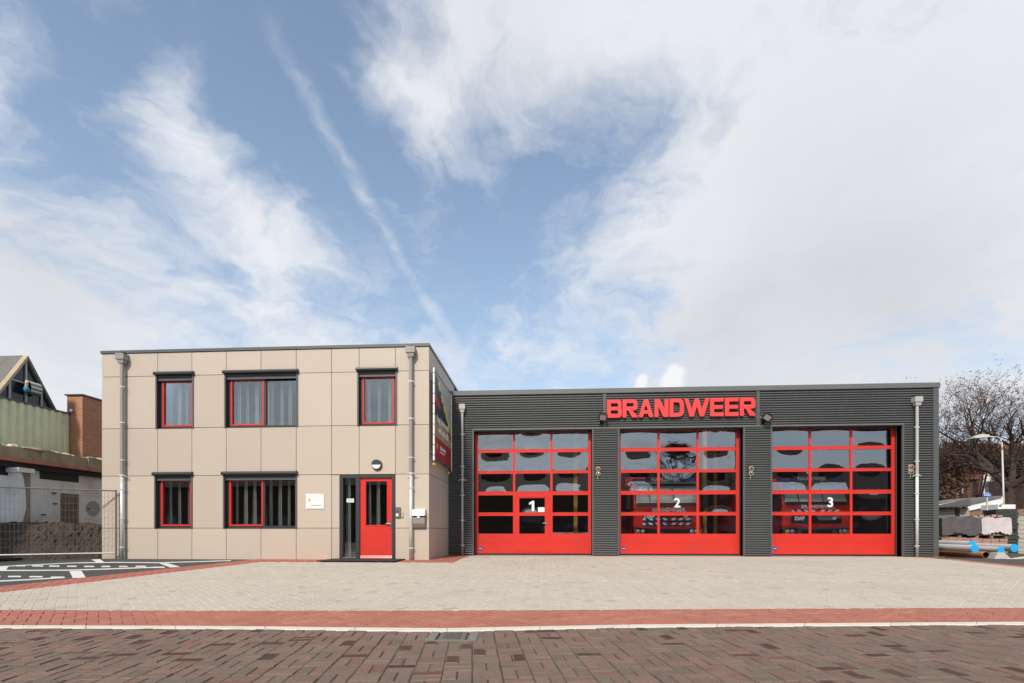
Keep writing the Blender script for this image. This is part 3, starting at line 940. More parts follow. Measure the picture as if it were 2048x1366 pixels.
# notice stuck on the side light
sx0, sx1 = WX(692.8, Yd), WX(707.4, Yd); s_z0, s_z1 = ZC + (HY - 1004.8) * 14.2 / F, ZC + (HY - 997) * 14.2 / F
M_notice = mat('notice', (.62, .70, .64), .5); M_print = mat('grey_print', (.30, .31, .33), .6)
nt = MB().box(sx0, sx1, Yd + .014, Yd + .0185, s_z0, s_z1).build('notice', M_notice); tag(nt, 'small pale notice on the glass beside the red door', 'notice')
MB().box(sx0 + .03, sx1 - .03, Yd + .0125, Yd + .0138, s_z0 + .065, s_z0 + .080).build('print_line', M_print, nt)
MB().box(sx0 + .05, sx1 - .05, Yd + .0125, Yd + .0138, s_z0 + .035, s_z0 + .048).build('print_line', M_print, nt)

# door mat
mx0, mx1 = gp(632, 1124.6).x, gp(790, 1124.9).x; my0 = gp(700, 1124.8).y
o = MB().extrude([(mx0, my0, -.0), (mx1, my0, 0), (mx1 + .02, Y1 - .02, .0), (mx0 + .02, Y1 - .02, .0)], (0, 0, .022)).build('door_mat', M_rubber, bevel=.004, seg=1)
tag(o, 'wide black rubber mat before the red entrance door', 'mat')

# company sign on the panels
sx0, sz1 = W(611.9, 988, Y1 - .02); sx1, sz0 = W(647.5, 1017.3, Y1 - .02)
sb = MB().box(sx0, sx1, Y1 - .022, Y1 - .003, sz0, sz1).build('wall_sign', M_white); tag(sb, 'white wall sign with orange emblem and grey lettering left of the door', 'sign')
M_orange = mat('orange_print', (.80, .42, .06), .5)
M_lgrey = mat('light_grey_print', (.55, .55, .56), .6)
ys_ = Y1 - .0235


def dashes(x0, x1, z, h, m, parent, y, name='lettering'):
    b = MB(); x = x0
    while x < x1:
        l = rng.uniform(.012, .03); b.box(x, min(x + l, x1), y, y + .001, z, z + h * rng.uniform(.8, 1.1)); x += l + .006
    return b.build(name, m, parent)


w_, h_ = sx1 - sx0, sz1 - sz0
dashes(sx0 + .12 * w_, sx0 + .62 * w_, sz0 + .88 * h_, .018, M_lgrey, sb, ys_)
dashes(sx0 + .14 * w_, sx0 + .78 * w_, sz0 + .79 * h_, .018, M_lgrey, sb, ys_)
b = MB(); cx, cz = sx0 + .2 * w_, sz0 + .58 * h_
b.extrude([(cx, ys_, cz - .06), (cx + .035, ys_, cz - .025), (cx + .04, ys_, cz + .03), (cx, ys_, cz + .055), (cx - .04, ys_, cz + .03), (cx - .035, ys_, cz - .025)], (0, .001, 0)); b.build('emblem', M_orange, sb)
dashes(sx0 + .36 * w_, sx0 + .88 * w_, sz0 + .57 * h_, .022, M_lgrey, sb, ys_)
dashes(sx0 + .26 * w_, sx0 + .80 * w_, sz0 + .19 * h_, .032, M_print, sb, ys_)
dashes(sx0 + .83 * w_, sx0 + .88 * w_, sz0 + .18 * h_, .05, M_print, sb, ys_)

# round bulkhead lamp
lx, lz = W(753.3, 929.5, Y1 - .05); lr = 10.6 * 14.1 / F
lamp = empty('bulkhead_lamp', (lx, Y1, lz - lr), 'round black bulkhead wall lamp above the red entrance door', 'lamp')
b = MB(); b.cyl((lx, Y1 - .001, lz), (lx, Y1 - .07, lz), lr, lr * .93, 28); b.build('body', M_anth, lamp, smooth=False)
M_diff = mat('lamp_diffuser', (.82, .80, .84), .3)
b = MB(); pts = [(lx + math.cos(a) * lr * .82, Y1 - .072, lz + math.sin(a) * lr * .82) for a in [math.pi + math.pi * k / 16 for k in range(17)]]; pts = [(x, y, z + .012) for x, y, z in pts]
b.extrude(pts, (0, -.012, 0)); b.build('diffuser', M_diff, lamp)
b = MB(); pts = [(lx + math.cos(a) * lr * .88, Y1 - .072, lz + .014 + math.sin(a) * lr * .84) for a in [math.pi * k / 16 for k in range(17)]]
b.extrude(pts, (0, -.035, 0)); b.build('eyelid_cover', M_anth, lamp)

# intercom
ix0, iz1 = W(790.8, 1014.5, Y1 - .03); ix1, iz0 = W(801, 1035.8, Y1 - .03)
ic = empty('intercom', (ix0, Y1, iz0), 'brown grey intercom box with white card beside the red door', 'intercom')
M_icm = mat('intercom_grey', (.13, .115, .105), .4)
MB().box(ix0, ix1, Y1 - .045, Y1 - .001, iz0, iz1).build('housing', M_icm, ic, bevel=.006, seg=1)
MB().cyl(((ix0 + ix1) / 2, Y1 - .0455, iz0 + .6 * (iz1 - iz0)), ((ix0 + ix1) / 2, Y1 - .052, iz0 + .6 * (iz1 - iz0)), .022, n=14).build('camera_lens', M_black, ic)
MB().box(ix0 + .02, ix0 + .09, Y1 - .049, Y1 - .0455, iz0 + .05, iz0 + .12).build('name_card', M_white, ic)
kx0, kz1 = W(803, 1026, Y1); kx1, kz0 = W(807, 1036, Y1)
o = MB().box(kx0, kx1, Y1 - .012, Y1 - .001, kz0, kz1).build('card_reader', M_icm); tag(o, 'tiny narrow reader strip right of the intercom', 'reader')
MB().box(kx0 + .006, kx1 - .006, Y1 - .015, Y1 - .0125, kz0 + .03, kz1 - .01).build('reader_face', M_panel, o)

# letter box
bx0, bz1 = W(825.6, 1018, Y1 - .1); bx1, bz0 = W(850.3, 1055.2, Y1 - .1)
lb = empty('letter_box', ((bx0 + bx1) / 2, Y1, bz0), 'grey letter box with white lid at the office corner', 'letter box')
hh = bz1 - bz0; zm = bz0 + hh * .55
M_lbx = mat('letterbox_grey', (.25, .215, .185), .45)
MB().extrude([(bx0 + .004, Y1 - .001, bz0), (bx0 + .004, Y1 - .08, bz0), (bx0 + .004, Y1 - .15, bz0 + hh * .22), (bx0 + .004, Y1 - .15, zm), (bx0 + .004, Y1 - .001, zm)], (bx1 - bx0 - .008, 0, 0)).build('body', M_lbx, lb)
MB().extrude([(bx0, Y1 - .001, zm + .055), (bx0, Y1 - .18, zm + .045), (bx0, Y1 - .155, bz1 - .02), (bx0, Y1 - .001, bz1)], (bx1 - bx0, 0, 0)).build('lid', M_white, lb)
MB().box(bx0 + .01, bx1 - .01, Y1 - .13, Y1 - .001, zm + .001, zm + .054).build('slot', M_black, lb)
cx = (bx0 + bx1) / 2
MB().extrude([(cx - .045, Y1 - .172, zm - .02), (cx + .045, Y1 - .172, zm - .02), (cx + .015, Y1 - .182, zm + .06), (cx - .015, Y1 - .182, zm + .06)], (0, .008, 0)).build('latch', M_white, lb)
o = MB().box(*(lambda a, c: (a, c, Y1 - .004, Y1 - .001))(WX(650.5, Y1), WX(654.5, Y1)), .07, .13).build('sticker', mat('yellow_sticker', (.75, .50, .10), .5)); tag(o, 'small yellow sticker at the foot of the beige panels', 'sticker')


def downpipe(px, Yw, ztop, zjoin, zbot, mup, mlow, label, off=.11, r=.05, hop=.13):
    x = WX(px, Yw - off); y = Yw - off
    o = empty('downpipe', (x, y, zbot), label, 'downpipe', 'downpipes on the fire station')
    b = MB()
    t0, t1 = hop, hop * .78
    pts = []
    for z, q in ((ztop - .28, t1 * .8), (ztop - .17, t1), (ztop - .165, t0), (ztop, t0)):
        pts.append([(x - q, y - q * .8, z), (x + q, y - q * .8, z), (x + q, min(Yw - .002, y + q * .8), z), (x - q, min(Yw - .002, y + q * .8), z)])
    for a, c in zip(pts[:-1], pts[1:]): b.add(a + c, [(i, (i + 1) % 4, 4 + (i + 1) % 4, 4 + i) for i in range(4)])
    b.poly(pts[0][::-1]); b.poly(pts[-1]); b.build('hopper', mup, o)
    MB().box(x - .035, x + .035, y + .0, Yw + .001, ztop + .002, ztop + .07).build('spout', M_black, o)
    MB().cyl((x, y, zjoin + .002), (x, y, ztop - .281), r, n=14, caps=False).build('upper_pipe', mup, o, smooth=True)
    MB().cyl((x, y, zbot), (x, y, zjoin - .002), r * .97, n=14, caps=True).build('lower_pipe', mlow, o, smooth=True)
    zz = [zbot + .35, zbot + 1.2, zbot + 2.05] + [zjoin + .45, zjoin + 1.55, zjoin + 2.6]
    for z in zz:
        if z > ztop - .35: continue
        b = MB(); b.cyl((x, y, z - .018), (x, y, z + .018), r + .008, n=14); b.box(x - .075, x - r - .006, y - .008, y + .008, z - .015, z + .015); b.box(x + r + .006, x + .075, y - .008, y + .008, z - .015, z + .015); b.box(x - .01, x + .01, y + r, Yw - .001, z - .012, z + .012)
        b.build('pipe_bracket', M_galv, o)
    b = MB(); b.cyl((x, y, zjoin - .03), (x, y, zjoin + .03), r + .014, n=14)
    for s in (-1, 1): b.tube([(x + s * .05, y - .03, zjoin), (x + s * .10, y - .02, zjoin - .005), (x + s * .14, y, zjoin - .04)], .012, 6)
    b.build('climb_guard', M_galv, o)
    return o


downpipe(244.2, Y1, 6.0, 2.44, -.02, M_pvc, M_galv, 'downpipe at the left end of the beige office facade, behind the mesh fence')
downpipe(821.8, Y1, 6.0, 2.44, -.02, M_pvc, M_galv, 'downpipe beside the letter box near the right corner of the office')

# banner on the side wall
bxp = XRO + .13; by0, by1, bz0, bz1 = Y1 + .06, Y2 - .18, 2.88, 5.47
ban = empty('banner', (bxp, by0, bz0), 'recruiting banner in a white tube frame on the office side wall', 'banner')
M_bg = mat('banner_grey', (.40, .38, .38), .6, var=.06); M_bred = mat('banner_red', (.33, .02, .028), .5)
M_navy = mat('banner_navy', (.025, .028, .055), .5, var=.2, scale=5); M_hiv = mat('banner_yellow', (.62, .60, .06), .5)
M_straw = mat('banner_straw', (.38, .27, .13), .6, var=.3, scale=6); M_crim = mat('banner_crimson', (.48, .03, .06), .5)
sz = lambda q: bz0 + .06 + (bz1 - bz0 - .12) * q
sy = lambda q: by0 + .07 + (by1 - by0 - .14) * q
MB().box(bxp - .004, bxp + .004, sy(0), sy(1), sz(.0), sz(1)).build('cloth', M_bg, ban)


def bp(pts, m, name, k): MB().extrude([(bxp + .0045 + .0012 * k, sy(a), sz(c)) for a, c in pts], (.001, 0, 0)).build(name, m, ban)


bp([(0, 0), (1, 0), (1, .25), (0, .25)], M_bred, 'red_foot', 0)
bp([(0, .252), (1, .252), (1, .40), (.5, .50), (0, .50)], M_straw, 'straw_picture', 0)
bp([(0, .502), (.22, .502), (.50, .50), (.80, .42), (1, .36), (1, .52), (.7, .62), (.42, .78), (.22, .94), (0, .99)], M_navy, 'dark_sleeve', 1)
bp([(.02, .66), (.30, .60), (.26, .70), (.04, .76)], M_crim, 'crimson_patch', 2)
for (a, c) in ((.22, .91), (.38, .80), (.52, .71), (.66, .63), (.80, .56), (.93, .48)):
    bp([(a - .05, c + .0), (a + .04, c - .075), (a + .11, c - .05), (a + .03, c + .06)], M_hiv, 'yellow_stripe', 3)
for txt, q, sq in (('Leg jouw werk', .48, .44), ('wel eens stil', .36, .44)):
    mesh_obj('lettering', text_mesh(txt, .30, .001, .012), M_white, ban, (bxp + .013, sy(.48), sz(q)), SIDE)
mesh_obj('lettering', text_mesh('BRANDWEER', .14, .001, .006), M_white, ban, (bxp + .0075, sy(.46), sz(.15)), SIDE)
dbn = MB(); dbn.box(bxp + .007, bxp + .008, sy(.28), sy(.55), sz(.095), sz(.11)); dbn.build('small_print', M_white, ban)
MB().extrude([(bxp + .007, sy(.12), sz(.10)), (bxp + .007, sy(.17), sz(.15)), (bxp + .007, sy(.12), sz(.20)), (bxp + .007, sy(.09), sz(.15))], (.001, 0, 0)).build('emblem', M_orange, ban)
for y in (by0, by1): MB().cyl((bxp, y, bz0 - .05), (bxp, y, bz1), .028 if y == by0 else .02, n=10).build('frame_tube', M_white, ban)
for z in (bz0, bz1 - .04): MB().cyl((bxp, by0 + .03, z), (bxp, by1 - .022, z), .018, n=8).build('cross_tube', M_anth2, ban)
for k in range(9):
    z = bz0 + .1 + k * (bz1 - bz0 - .25) / 8
    for y in (by0, by1): MB().cyl((bxp, y, z - .006), (bxp, y, z + .006), .033 if y == by0 else .026, n=10).build('tension_clip', M_black, ban)
for z in (bz0 + .2, bz1 - .3):
    for y in (by0, by1): MB().box(XRO + .001, bxp - .02, y - .012, y + .012, z - .012, z + .012).build('wall_bracket', M_anth2, ban)
for k, y in ((0, by0 + .12), (1, by1 - .45)):
    o = empty('amber_lamp', (bxp - .03, y, bz0 - .2), ('amber marker lamp under the banner, nearer the street' if k == 0 else 'amber marker lamp under the banner, nearer the engine hall'), 'lamp', 'amber lamps below the banner')
    MB().ball((bxp - .02, y, bz0 - .15), .06, sz=.8).build('lens', mat('amber_lens', (.65, .28, .05), .25), o, smooth=True)
    MB().cyl((bxp - .02, y, bz0 - .10), (bxp - .02, y, bz0 - .022), .02, n=8).build('stem', M_anth2, o)

# ------------------------------------------------------------------ the engine hall
HX0, HX1, HZ = XRO, WX(1876, Y2), 5.60
hall = empty('engine_hall', ((HX0 + HX1) / 2, Y2, -.03), 'dark corrugated metal engine hall with three red overhead doors', 'building')
ops = [(WX(a, Y2), WX(b, Y2)) for a, b in ((948, 1184), (1238.8, 1486), (1543.8, 1803.6))]
ZO = ZC + (HY - 856) * 16.45 / F      # top of the openings
DOORH = [(a, c, -.1, ZO) for a, c in ops]
T = .055
trim_holes = [(a - T, c + T, -.1, ZO + T) for a, c in ops]
XC = HX1 - .17
vtr = [WX(1209, Y2), WX(1515.5, Y2)]
fields = []
ztop = HZ - .17
# corrugated fields: left part, pillars, right part, band above the doors cut by the two vertical strips
fields.append((HX0 + .005, trim_holes[0][0], -.03, ZO + T))
fields.append((trim_holes[0][1], trim_holes[1][0], -.03, ZO - .001))
fields.append((trim_holes[1][1], trim_holes[2][0], -.03, ZO - .001))
fields.append((trim_holes[2][1], XC, -.03, ZO + T))
bandx = [HX0 + .005, vtr[0] - .055, vtr[0] + .055, vtr[1] - .055, vtr[1] + .055, XC]
for k in (0, 2, 4): fields.append((bandx[k], bandx[k + 1], ZO + T + .001, ztop))


def corrugated(x0, x1, z0, z1, y, name, m, parent, pitch=.0775, amp=.023):
    b = MB(); n = max(2, int(round((z1 - z0) / pitch * 8))); pr = None; pts = []
    for i in range(n + 1):
        z = z0 + (z1 - z0) * i / n; yy = y - amp * math.tanh(2.6 * (math.sin(2 * math.pi * z / pitch) + .35))
        pts += [(x0, yy, z), (x1, yy, z)]
    b.add(pts, [(2 * i, 2 * i + 1, 2 * i + 3, 2 * i + 2) for i in range(n)])
    return b.build(name, m, parent)


for x0, x1, z0, z1 in fields: corrugated(x0, x1, z0, z1, Y2, 'profiled_sheet', M_sheet, hall)
b = MB()
for x0, x1, z0, z1 in minus((HX0 + .02, HX1 - .02, -.06, HZ - .02), DOORH): b.box(x0, x1, Y2 + .03, Y2 + .22, z0, z1)
b.build('front_wall', M_backing, hall)
b = MB(); b.box(HX1 - .15, HX1 - .002, Y2 + .221, Y2 + 13, -.06, HZ - .02); b.box(HX0 - .001 + .03, HX0 + .15, Y2 + .221, Y2 + 13, -.06, HZ - .02); b.box(HX0 + .15, HX1 - .15, Y2 + 12.8, Y2 + 13, -.06, HZ - .02)
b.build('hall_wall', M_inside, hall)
sky_h = [((a + c) / 2 - 1.8, (a + c) / 2 + 1.8, Y2 + .35, Y2 + 4.2) for a, c in ops[1:]]  # unseen roof openings added to let daylight onto the fire engines
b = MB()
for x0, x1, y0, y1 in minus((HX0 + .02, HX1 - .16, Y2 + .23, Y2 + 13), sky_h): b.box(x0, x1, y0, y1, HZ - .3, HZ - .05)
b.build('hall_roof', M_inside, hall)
for x0, x1, y0, y1 in sky_h: MB().box(x0 - .05, x1 + .05, y0 - .05, y1 + .05, HZ + .01, HZ + .02).build('added_rooflight', glass('added_rooflight_glass', (.95, .95, .95), .03), hall)
b = MB(); b.box(HX0 + .16, HX1 - .16, Y2 + .02, Y2 + 12.8, -.05, -.028); b.build('hall_floor', M_floorin, hall)
MB().box(XC + .002, HX1, Y2 - .035, Y2 + .25, -.03, ztop).build('corner_post', M_anth2, hall)
MB().box(HX0 + .0, HX1 + .035, Y2 - .06, Y2 + .229, ztop + .004, HZ).build('roof_coping', M_coping, hall, bevel=.01, seg=1)
MB().box(HX1 - .14, HX1 + .035, Y2 + .23, Y2 + 13.1, ztop + .004, HZ).build('roof_coping', M_coping, hall, bevel=.01, seg=1)
for x in vtr: MB().box(x - .05, x + .05, Y2 - .03, Y2 + .02, ZO + T + .002, ztop).build('cover_strip', M_anth2, hall)
# drip trim above the doors and the jamb trims
MB().box(trim_holes[0][0], trim_holes[2][1], Y2 - .045, Y2 + .029, ZO, ZO + T).build('lintel_trim', M_coping, hall)
for a, c in ops:
    for x0, x1 in ((a - T, a), (c, c + T)):
        MB().box(x0, x1, Y2 - .03, Y2 + .30, -.03, ZO - .002).build('jamb_trim', M_anth2, hall)
    MB().box(a, c, Y2 - .02, Y2 + .30, ZO - .03, ZO - .002).build('head_trim', M_black, hall)

# overhead doors
Yl = Y2 + .32
rowpx = [(861.6, 895), (902, 938.8), (945, 981), (989, 1024), (1031, 1067.5)]
dref = Yl / (((1355 - CX) / F) * ST + CT)
rows = [(ZC + (HY - b_) * dref / F, ZC + (HY - a_) * dref / F) for a_, b_ in rowpx]
ZB = ZC + (HY - 1107.6) * dref / F


def overhead(idx, a, c):
    ztop_ = rows[0][1] + .12; wst = .10; wm = .075
    pw = (c - a - 2 * wst - 2 * wm) / 3
    cols = [(a + wst + k * (pw + wm), a + wst + k * (pw + wm) + pw) for k in range(3)]
    hs = []
    wick = None
    for ri, (z0, z1) in enumerate(rows):
        for ci, (x0, x1) in enumerate(cols):
            if idx == 1 and ci == 1 and ri >= 3: continue
            hs.append((x0, x1, z0, z1))
    if idx == 1:
        wx0, wx1 = WX(1038.5, Yl), WX(1089.6, Yl)
        hs += [(wx0, wx1, rows[3][0], rows[3][1] - .10), (wx0, wx1, rows[4][0], rows[4][1])]
    b = MB(); dep = .045
    for x0, x1, z0, z1 in minus((a + .004, c - .004, ZB, ztop_), hs): b.box(x0, x1, Yl, Yl + dep, z0, z1)
    d = b.build('overhead_door', M_red, hall); d['label'] = 'red glazed overhead door numbered %d' % idx
    # section joints, thin shadow gaps, as raised ribs of the bottom panel and rails
    for z0, z1 in rows:
        MB().box(a + .006, c - .006, Yl - .006, Yl - .0005, z0 - .018, z0 - .004).build('section_rib', M_red, d)
    MB().box(a + .004, c - .004, Yl - .004, Yl + dep, ZB - .05, ZB - .002).build('rubber_seal', M_black, d)
    for x0, x1, z0, z1 in hs:
        b = MB(); nx, nz = 14, 9; amp = rng.uniform(.004, .013) * (1 if rng.random() < .75 else -.8); sx_, sz_ = rng.uniform(-.35, .35), rng.uniform(-.35, .35)
        tx_, tz_ = rng.uniform(-.012, .012), rng.uniform(-.006, .016)
        for jj in range(nz + 1):      # thin acrylic sheet, each one bellied a little differently
            for ii in range(nx + 1):
                p_, q_ = ii / nx * 2 - 1, jj / nz * 2 - 1
                bel = (1 - p_ ** 2) * (1 - q_ ** 2) * (1 + sx_ * p_ + sz_ * q_)
                b.add([(x0 - .003 + (x1 - x0 + .006) * ii / nx, Yl + .022 + amp * bel + tx_ * p_ * .3 + tz_ * q_ * .3, z0 - .003 + (z1 - z0 + .006) * jj / nz)], [])
        b.f = [(jj * (nx + 1) + ii, jj * (nx + 1) + ii + 1, (jj + 1) * (nx + 1) + ii + 1, (jj + 1) * (nx + 1) + ii) for jj in range(nz) for ii in range(nx)]; b.m = [0] * len(b.f)
        b.build('pane', M_acryl, d, smooth=True)
    # number
    if idx == 1: nx, nz = W(1063.5, 1012, Yl)
    elif idx == 2: nx, nz = W(1354.5, 1006.5, Yl)
    else: nx, nz = W(1661, 1005.5, Yl)
    nm = outline_mesh([[(x * .36 - .13, y * .36 - .18) for x, y in ((.36, 0), (.60, 0), (.60, 1), (.42, 1), (.10, .80), (.10, .60), (.36, .74))]], .002) if idx == 1 else text_mesh(str(idx), .44, .002, .009)
    mesh_obj('numeral', nm, M_white, d, (nx, Yl + .004, nz), FACE)
    # maker's badge
    bx, bz = W({1: 961, 2: 1247.5, 3: 1550}[idx], 1097, Yl)
    MB().cyl((bx, Yl - .0005, bz), (bx, Yl - .006, bz), .075, n=18).build('maker_badge', mat('badge_blue', (.05, .06, .30), .4), d)
    o = d.children[-1]; 
    for v in o.data.vertices: v.co.z = (v.co.z - (bz + .03)) * .42 + (bz + .03)
    MB().box(bx - .045, bx + .045, Yl - .0085, Yl - .0065, bz - .008, bz + .008).build('badge_print', M_white, d)
    if idx == 1:
        fx0, fx1 = WX(1030, Yl), WX(1100.5, Yl); fz0, fz1 = ZB + .06, ZC + (HY - 992) * dref / F
        MB().frame(fx0, fx1, fz0, fz1, .02, Yl - .012, Yl - .0075).build('wicket_frame', M_red, d)
        hx, hz = WX(1092.5, Yl), ZC + (HY - 1046) * dref / F
        b = MB(); b.box(hx - .018, hx + .018, Yl - .018, Yl - .001, hz - .12, hz + .09); b.cyl((hx, Yl - .018, hz), (hx, Yl - .07, hz), .012); b.cyl((hx + .01, Yl - .065, hz), (hx - .13, Yl - .065, hz), .013)
        b.build('door_handle', M_chrome, d)
        px0, pz1 = W(1076, 1014.5, Yl); px1, pz0 = W(1089, 1024, Yl)
        MB().box(px0, px1, Yl + .002, Yl + .006, pz0, pz1).build('paper_notice', M_white, d)
    return d


for i, (a, c) in enumerate(ops): overhead(i + 1, a, c)

# raised red letters above the middle door
LET = [('B', 1213.8, 1243.7), ('R', 1245, 1274.8), ('A', 1276.7, 1306.8), ('N', 1308.7, 1336.6), ('D', 1338.5, 1367.5), ('W', 1368.3, 1418.4), ('E', 1419.8, 1446.9), ('E', 1449.6, 1476.7), ('R', 1479.4, 1510.5)]
Ys = Y2 - .10
sign = empty('building_sign', (WX(1362, Ys), Ys, ZC + (HY - 834) * 16.4 / F), 'raised red BRANDWEER letters above the middle overhead door', 'sign')


def letter(ch, w):
    t, h = .215, .2
    if ch == 'E': return [rounded([(0, 0), (w, 0), (w, h), (t, h), (t, .4), (w * .95, .4), (w * .95, .6), (t, .6), (t, 1 - h), (w, 1 - h), (w, 1), (0, 1)], .05)]
    if ch == 'B': return [rounded([(0, 0), (w, 0, .22), (w, .46, .1), (w * .95, .51, .03), (w * .97, .56, .08), (w * .97, 1, .2), (0, 1)], .06), rounded([(t, .2, .02), (t, .405, .02), (w - t, .405, .1), (w - t, .2, .1)], .02), rounded([(t, .6, .02), (t, .8, .02), (w - t, .8, .1), (w - t, .6, .1)], .02)]
    if ch == 'R': return [rounded([(0, 0), (t, 0), (t, .39, .02), (t + .09, .39, .02), (w - .30, 0, .05), (w, 0, .09), (w, .07, .05), (w * .66, .38, .02), (w, .42, .22), (w, 1, .26), (0, 1)], .06), rounded([(t, .6, .02), (t, .8, .02), (w - t, .8, .1), (w - t, .6, .1)], .02)]
    if ch == 'A': return [rounded([(0, 0, .08), (.23, 0), (.30, .19, .02), (w - .30, .19, .02), (w - .23, 0), (w, 0, .08), (w * .635, 1), (w * .365, 1)], .05), rounded([(w * .5, .68), (w * .5 - .105, .39), (w * .5 + .105, .39)], .02)]
    if ch == 'N': return [rounded([(0, 0), (t, 0), (t, .56, .02), (w - t - .06, 0), (w, 0), (w, 1), (w - t, 1), (w - t, .46, .02), (t + .06, 1), (0, 1)], .06)]
    if ch == 'D': return [rounded([(0, 0), (w, 0, .32), (w, 1, .32), (0, 1)], .05), rounded([(t, .2, .02), (t, .8, .02), (w - t, .8, .15), (w - t, .2, .15)], .02)]
    if ch == 'W': return [rounded([(0, 1), (.155 * w, 1), (.295 * w, .42, .02), (.425 * w, 1), (.575 * w, 1), (.705 * w, .42, .02), (.845 * w, 1), (w, 1), (.79 * w, 0), (.62 * w, 0), (.5 * w, .56, .02), (.38 * w, 0), (.21 * w, 0)], .05)]


zl0, zl1 = W(1362, 833.6, Ys)[1], W(1362, 797.4, Ys)[1]
for ch, a, c in LET:
    x0, x1 = WX(a, Ys), WX(c, Ys); H = zl1 - zl0
    loops = [[(p[0] * H, p[1] * H) for p in lp] for lp in letter(ch, (x1 - x0) / H)]
    o = mesh_obj('letter', outline_mesh(loops, .04), M_sign, sign, (x0, Ys + .015, zl0), FACE)
    cx = (x0 + x1) / 2

# floodlights
for px, label, tx in ((1203.5, 'black floodlight left of the red BRANDWEER letters', .12), (1529, 'black floodlight right of the red BRANDWEER letters', .75)):
    x, z = W(px, 838, Y2 - .12)
    o = empty('floodlight', (x, Y2, z - .16), label, 'floodlight', 'floodlights on the engine hall')
    b = MB(); b.box(x - .06, x + .06, Y2 - .05, Y2 - .012, z - .14, z + .10); b.box(x - .035, x + .035, Y2 - .16, Y2 - .05, z - .10, z - .03); b.cyl((x - .055, Y2 - .13, z - .06), (x + .055, Y2 - .13, z - .06), .04, n=10); b.build('bracket', M_black, o)
    for s in (-1, 1):
        MB().box(x + s * .075 - .012, x + s * .075 + .012, Y2 - .03, Y2 - .013, z + .05, z + .08).build('bolt', M_galv, o)
        MB().box(x + s * .075 - .012, x + s * .075 + .012, Y2 - .03, Y2 - .013, z - .13, z - .10).build('bolt', M_galv, o)
    xf = Matrix.Translation((x + .02, Y2 - .2, z + .02)) @ Matrix.Rotation(tx * .75, 4, 'Y') @ Matrix.Rotation(R(38), 4, 'X')
    b = MB(xf); b.extrude([(-.12, .06, -.04), (.12, .06, -.04), (.15, -.10, -.05), (-.15, -.10, -.05)], (0, 0, .20)); b.build('lamp_head', M_black, o, bevel=.01, seg=1)
    MB(xf).box(-.10, .10, -.108, -.1005, -.03, .13).build('lens', mat('flood_lens', (.30, .27, .26), .15), o)

# signal lights on the pillars
M_rl = mat('red_lens', (.22, .02, .02), .15, coat=.6); M_gl = mat('green_lens', (.01, .12, .06), .15, coat=.6); M_bez = mat('signal_bezel', (.42, .36, .27), .4)
for px, py, label in ((1196, 943, 'red and green signal light on the pillar left of the middle overhead door'), (1501.5, 942, 'red and green signal light on the pillar right of the middle overhead door'), (1821.5, 939, 'red and green signal light beside the rightmost downpipe')):
    x, z = W(px, py, Y2 - .05)
    o = empty('signal_light', (x, Y2, z - .2), label, 'signal light', 'signal lights beside the overhead doors')
    MB().box(x - .07, x + .06, Y2 - .07, Y2 - .013, z - .16, z + .15).build('housing', M_bez if px > 1800 else M_anth2, o, bevel=.01, seg=1)
    for dz, m in ((.082, M_rl), (-.082, M_gl)):
        MB().cyl((x, Y2 - .071, z + dz), (x, Y2 - .10, z + dz), .076, n=18).build('bezel', M_bez, o)
        MB().ball((x, Y2 - .10, z + dz), .058, sy=.6, n=14, m=8).build('red_lens' if dz > 0 else 'green_lens', m, o, smooth=True)
    MB().tube([(x - .01, Y2 - .05, z - .161), (x - .01, Y2 - .05, z - .24), (x - .01, Y2 - .013, z - .26)], .016, 6).build('cable_gland', M_bez, o)

downpipe(924.6, Y2, 5.12, 2.55, -.03, M_pvcl, M_pvcl, 'pale downpipe in the corner between office and overhead door 1', r=.042, hop=.10)
downpipe(1834, Y2, 5.12, 2.60, -.03, M_pvcl, mat('white_pipe', (.62, .62, .60), .4), 'pale downpipe at the right end of the engine hall', r=.045, hop=.12)


# ------------------------------------------------------------------ fire engines and hall contents
M_fred = mat('engine_red', (.74, .036, .026), .22, var=.04, coat=.5)
M_fblk = mat('engine_black', (.016, .016, .017), .4)
M_fgry = mat('engine_grey', (.10, .10, .10), .5)
M_swht = mat('striping_white', (.80, .80, .80), .4); M_sblu = mat('striping_blue', (.02, .05, .24), .4); M_sred = mat('striping_red', (.5, .02, .02), .4)
M_wscr_reflect = mat('windscreen', (.58, .64, .60), .05, spec=1.0, coat=1.0)  # pale base colour stands in for sky reflected in the glass
M_hl = mat('headlamp', (.75, .75, .78), .08, metal=.6)
M_amb = mat('indicator', (.7, .3, .03), .2)
M_blue = mat('beacon_blue', (.02, .07, .45), .15)


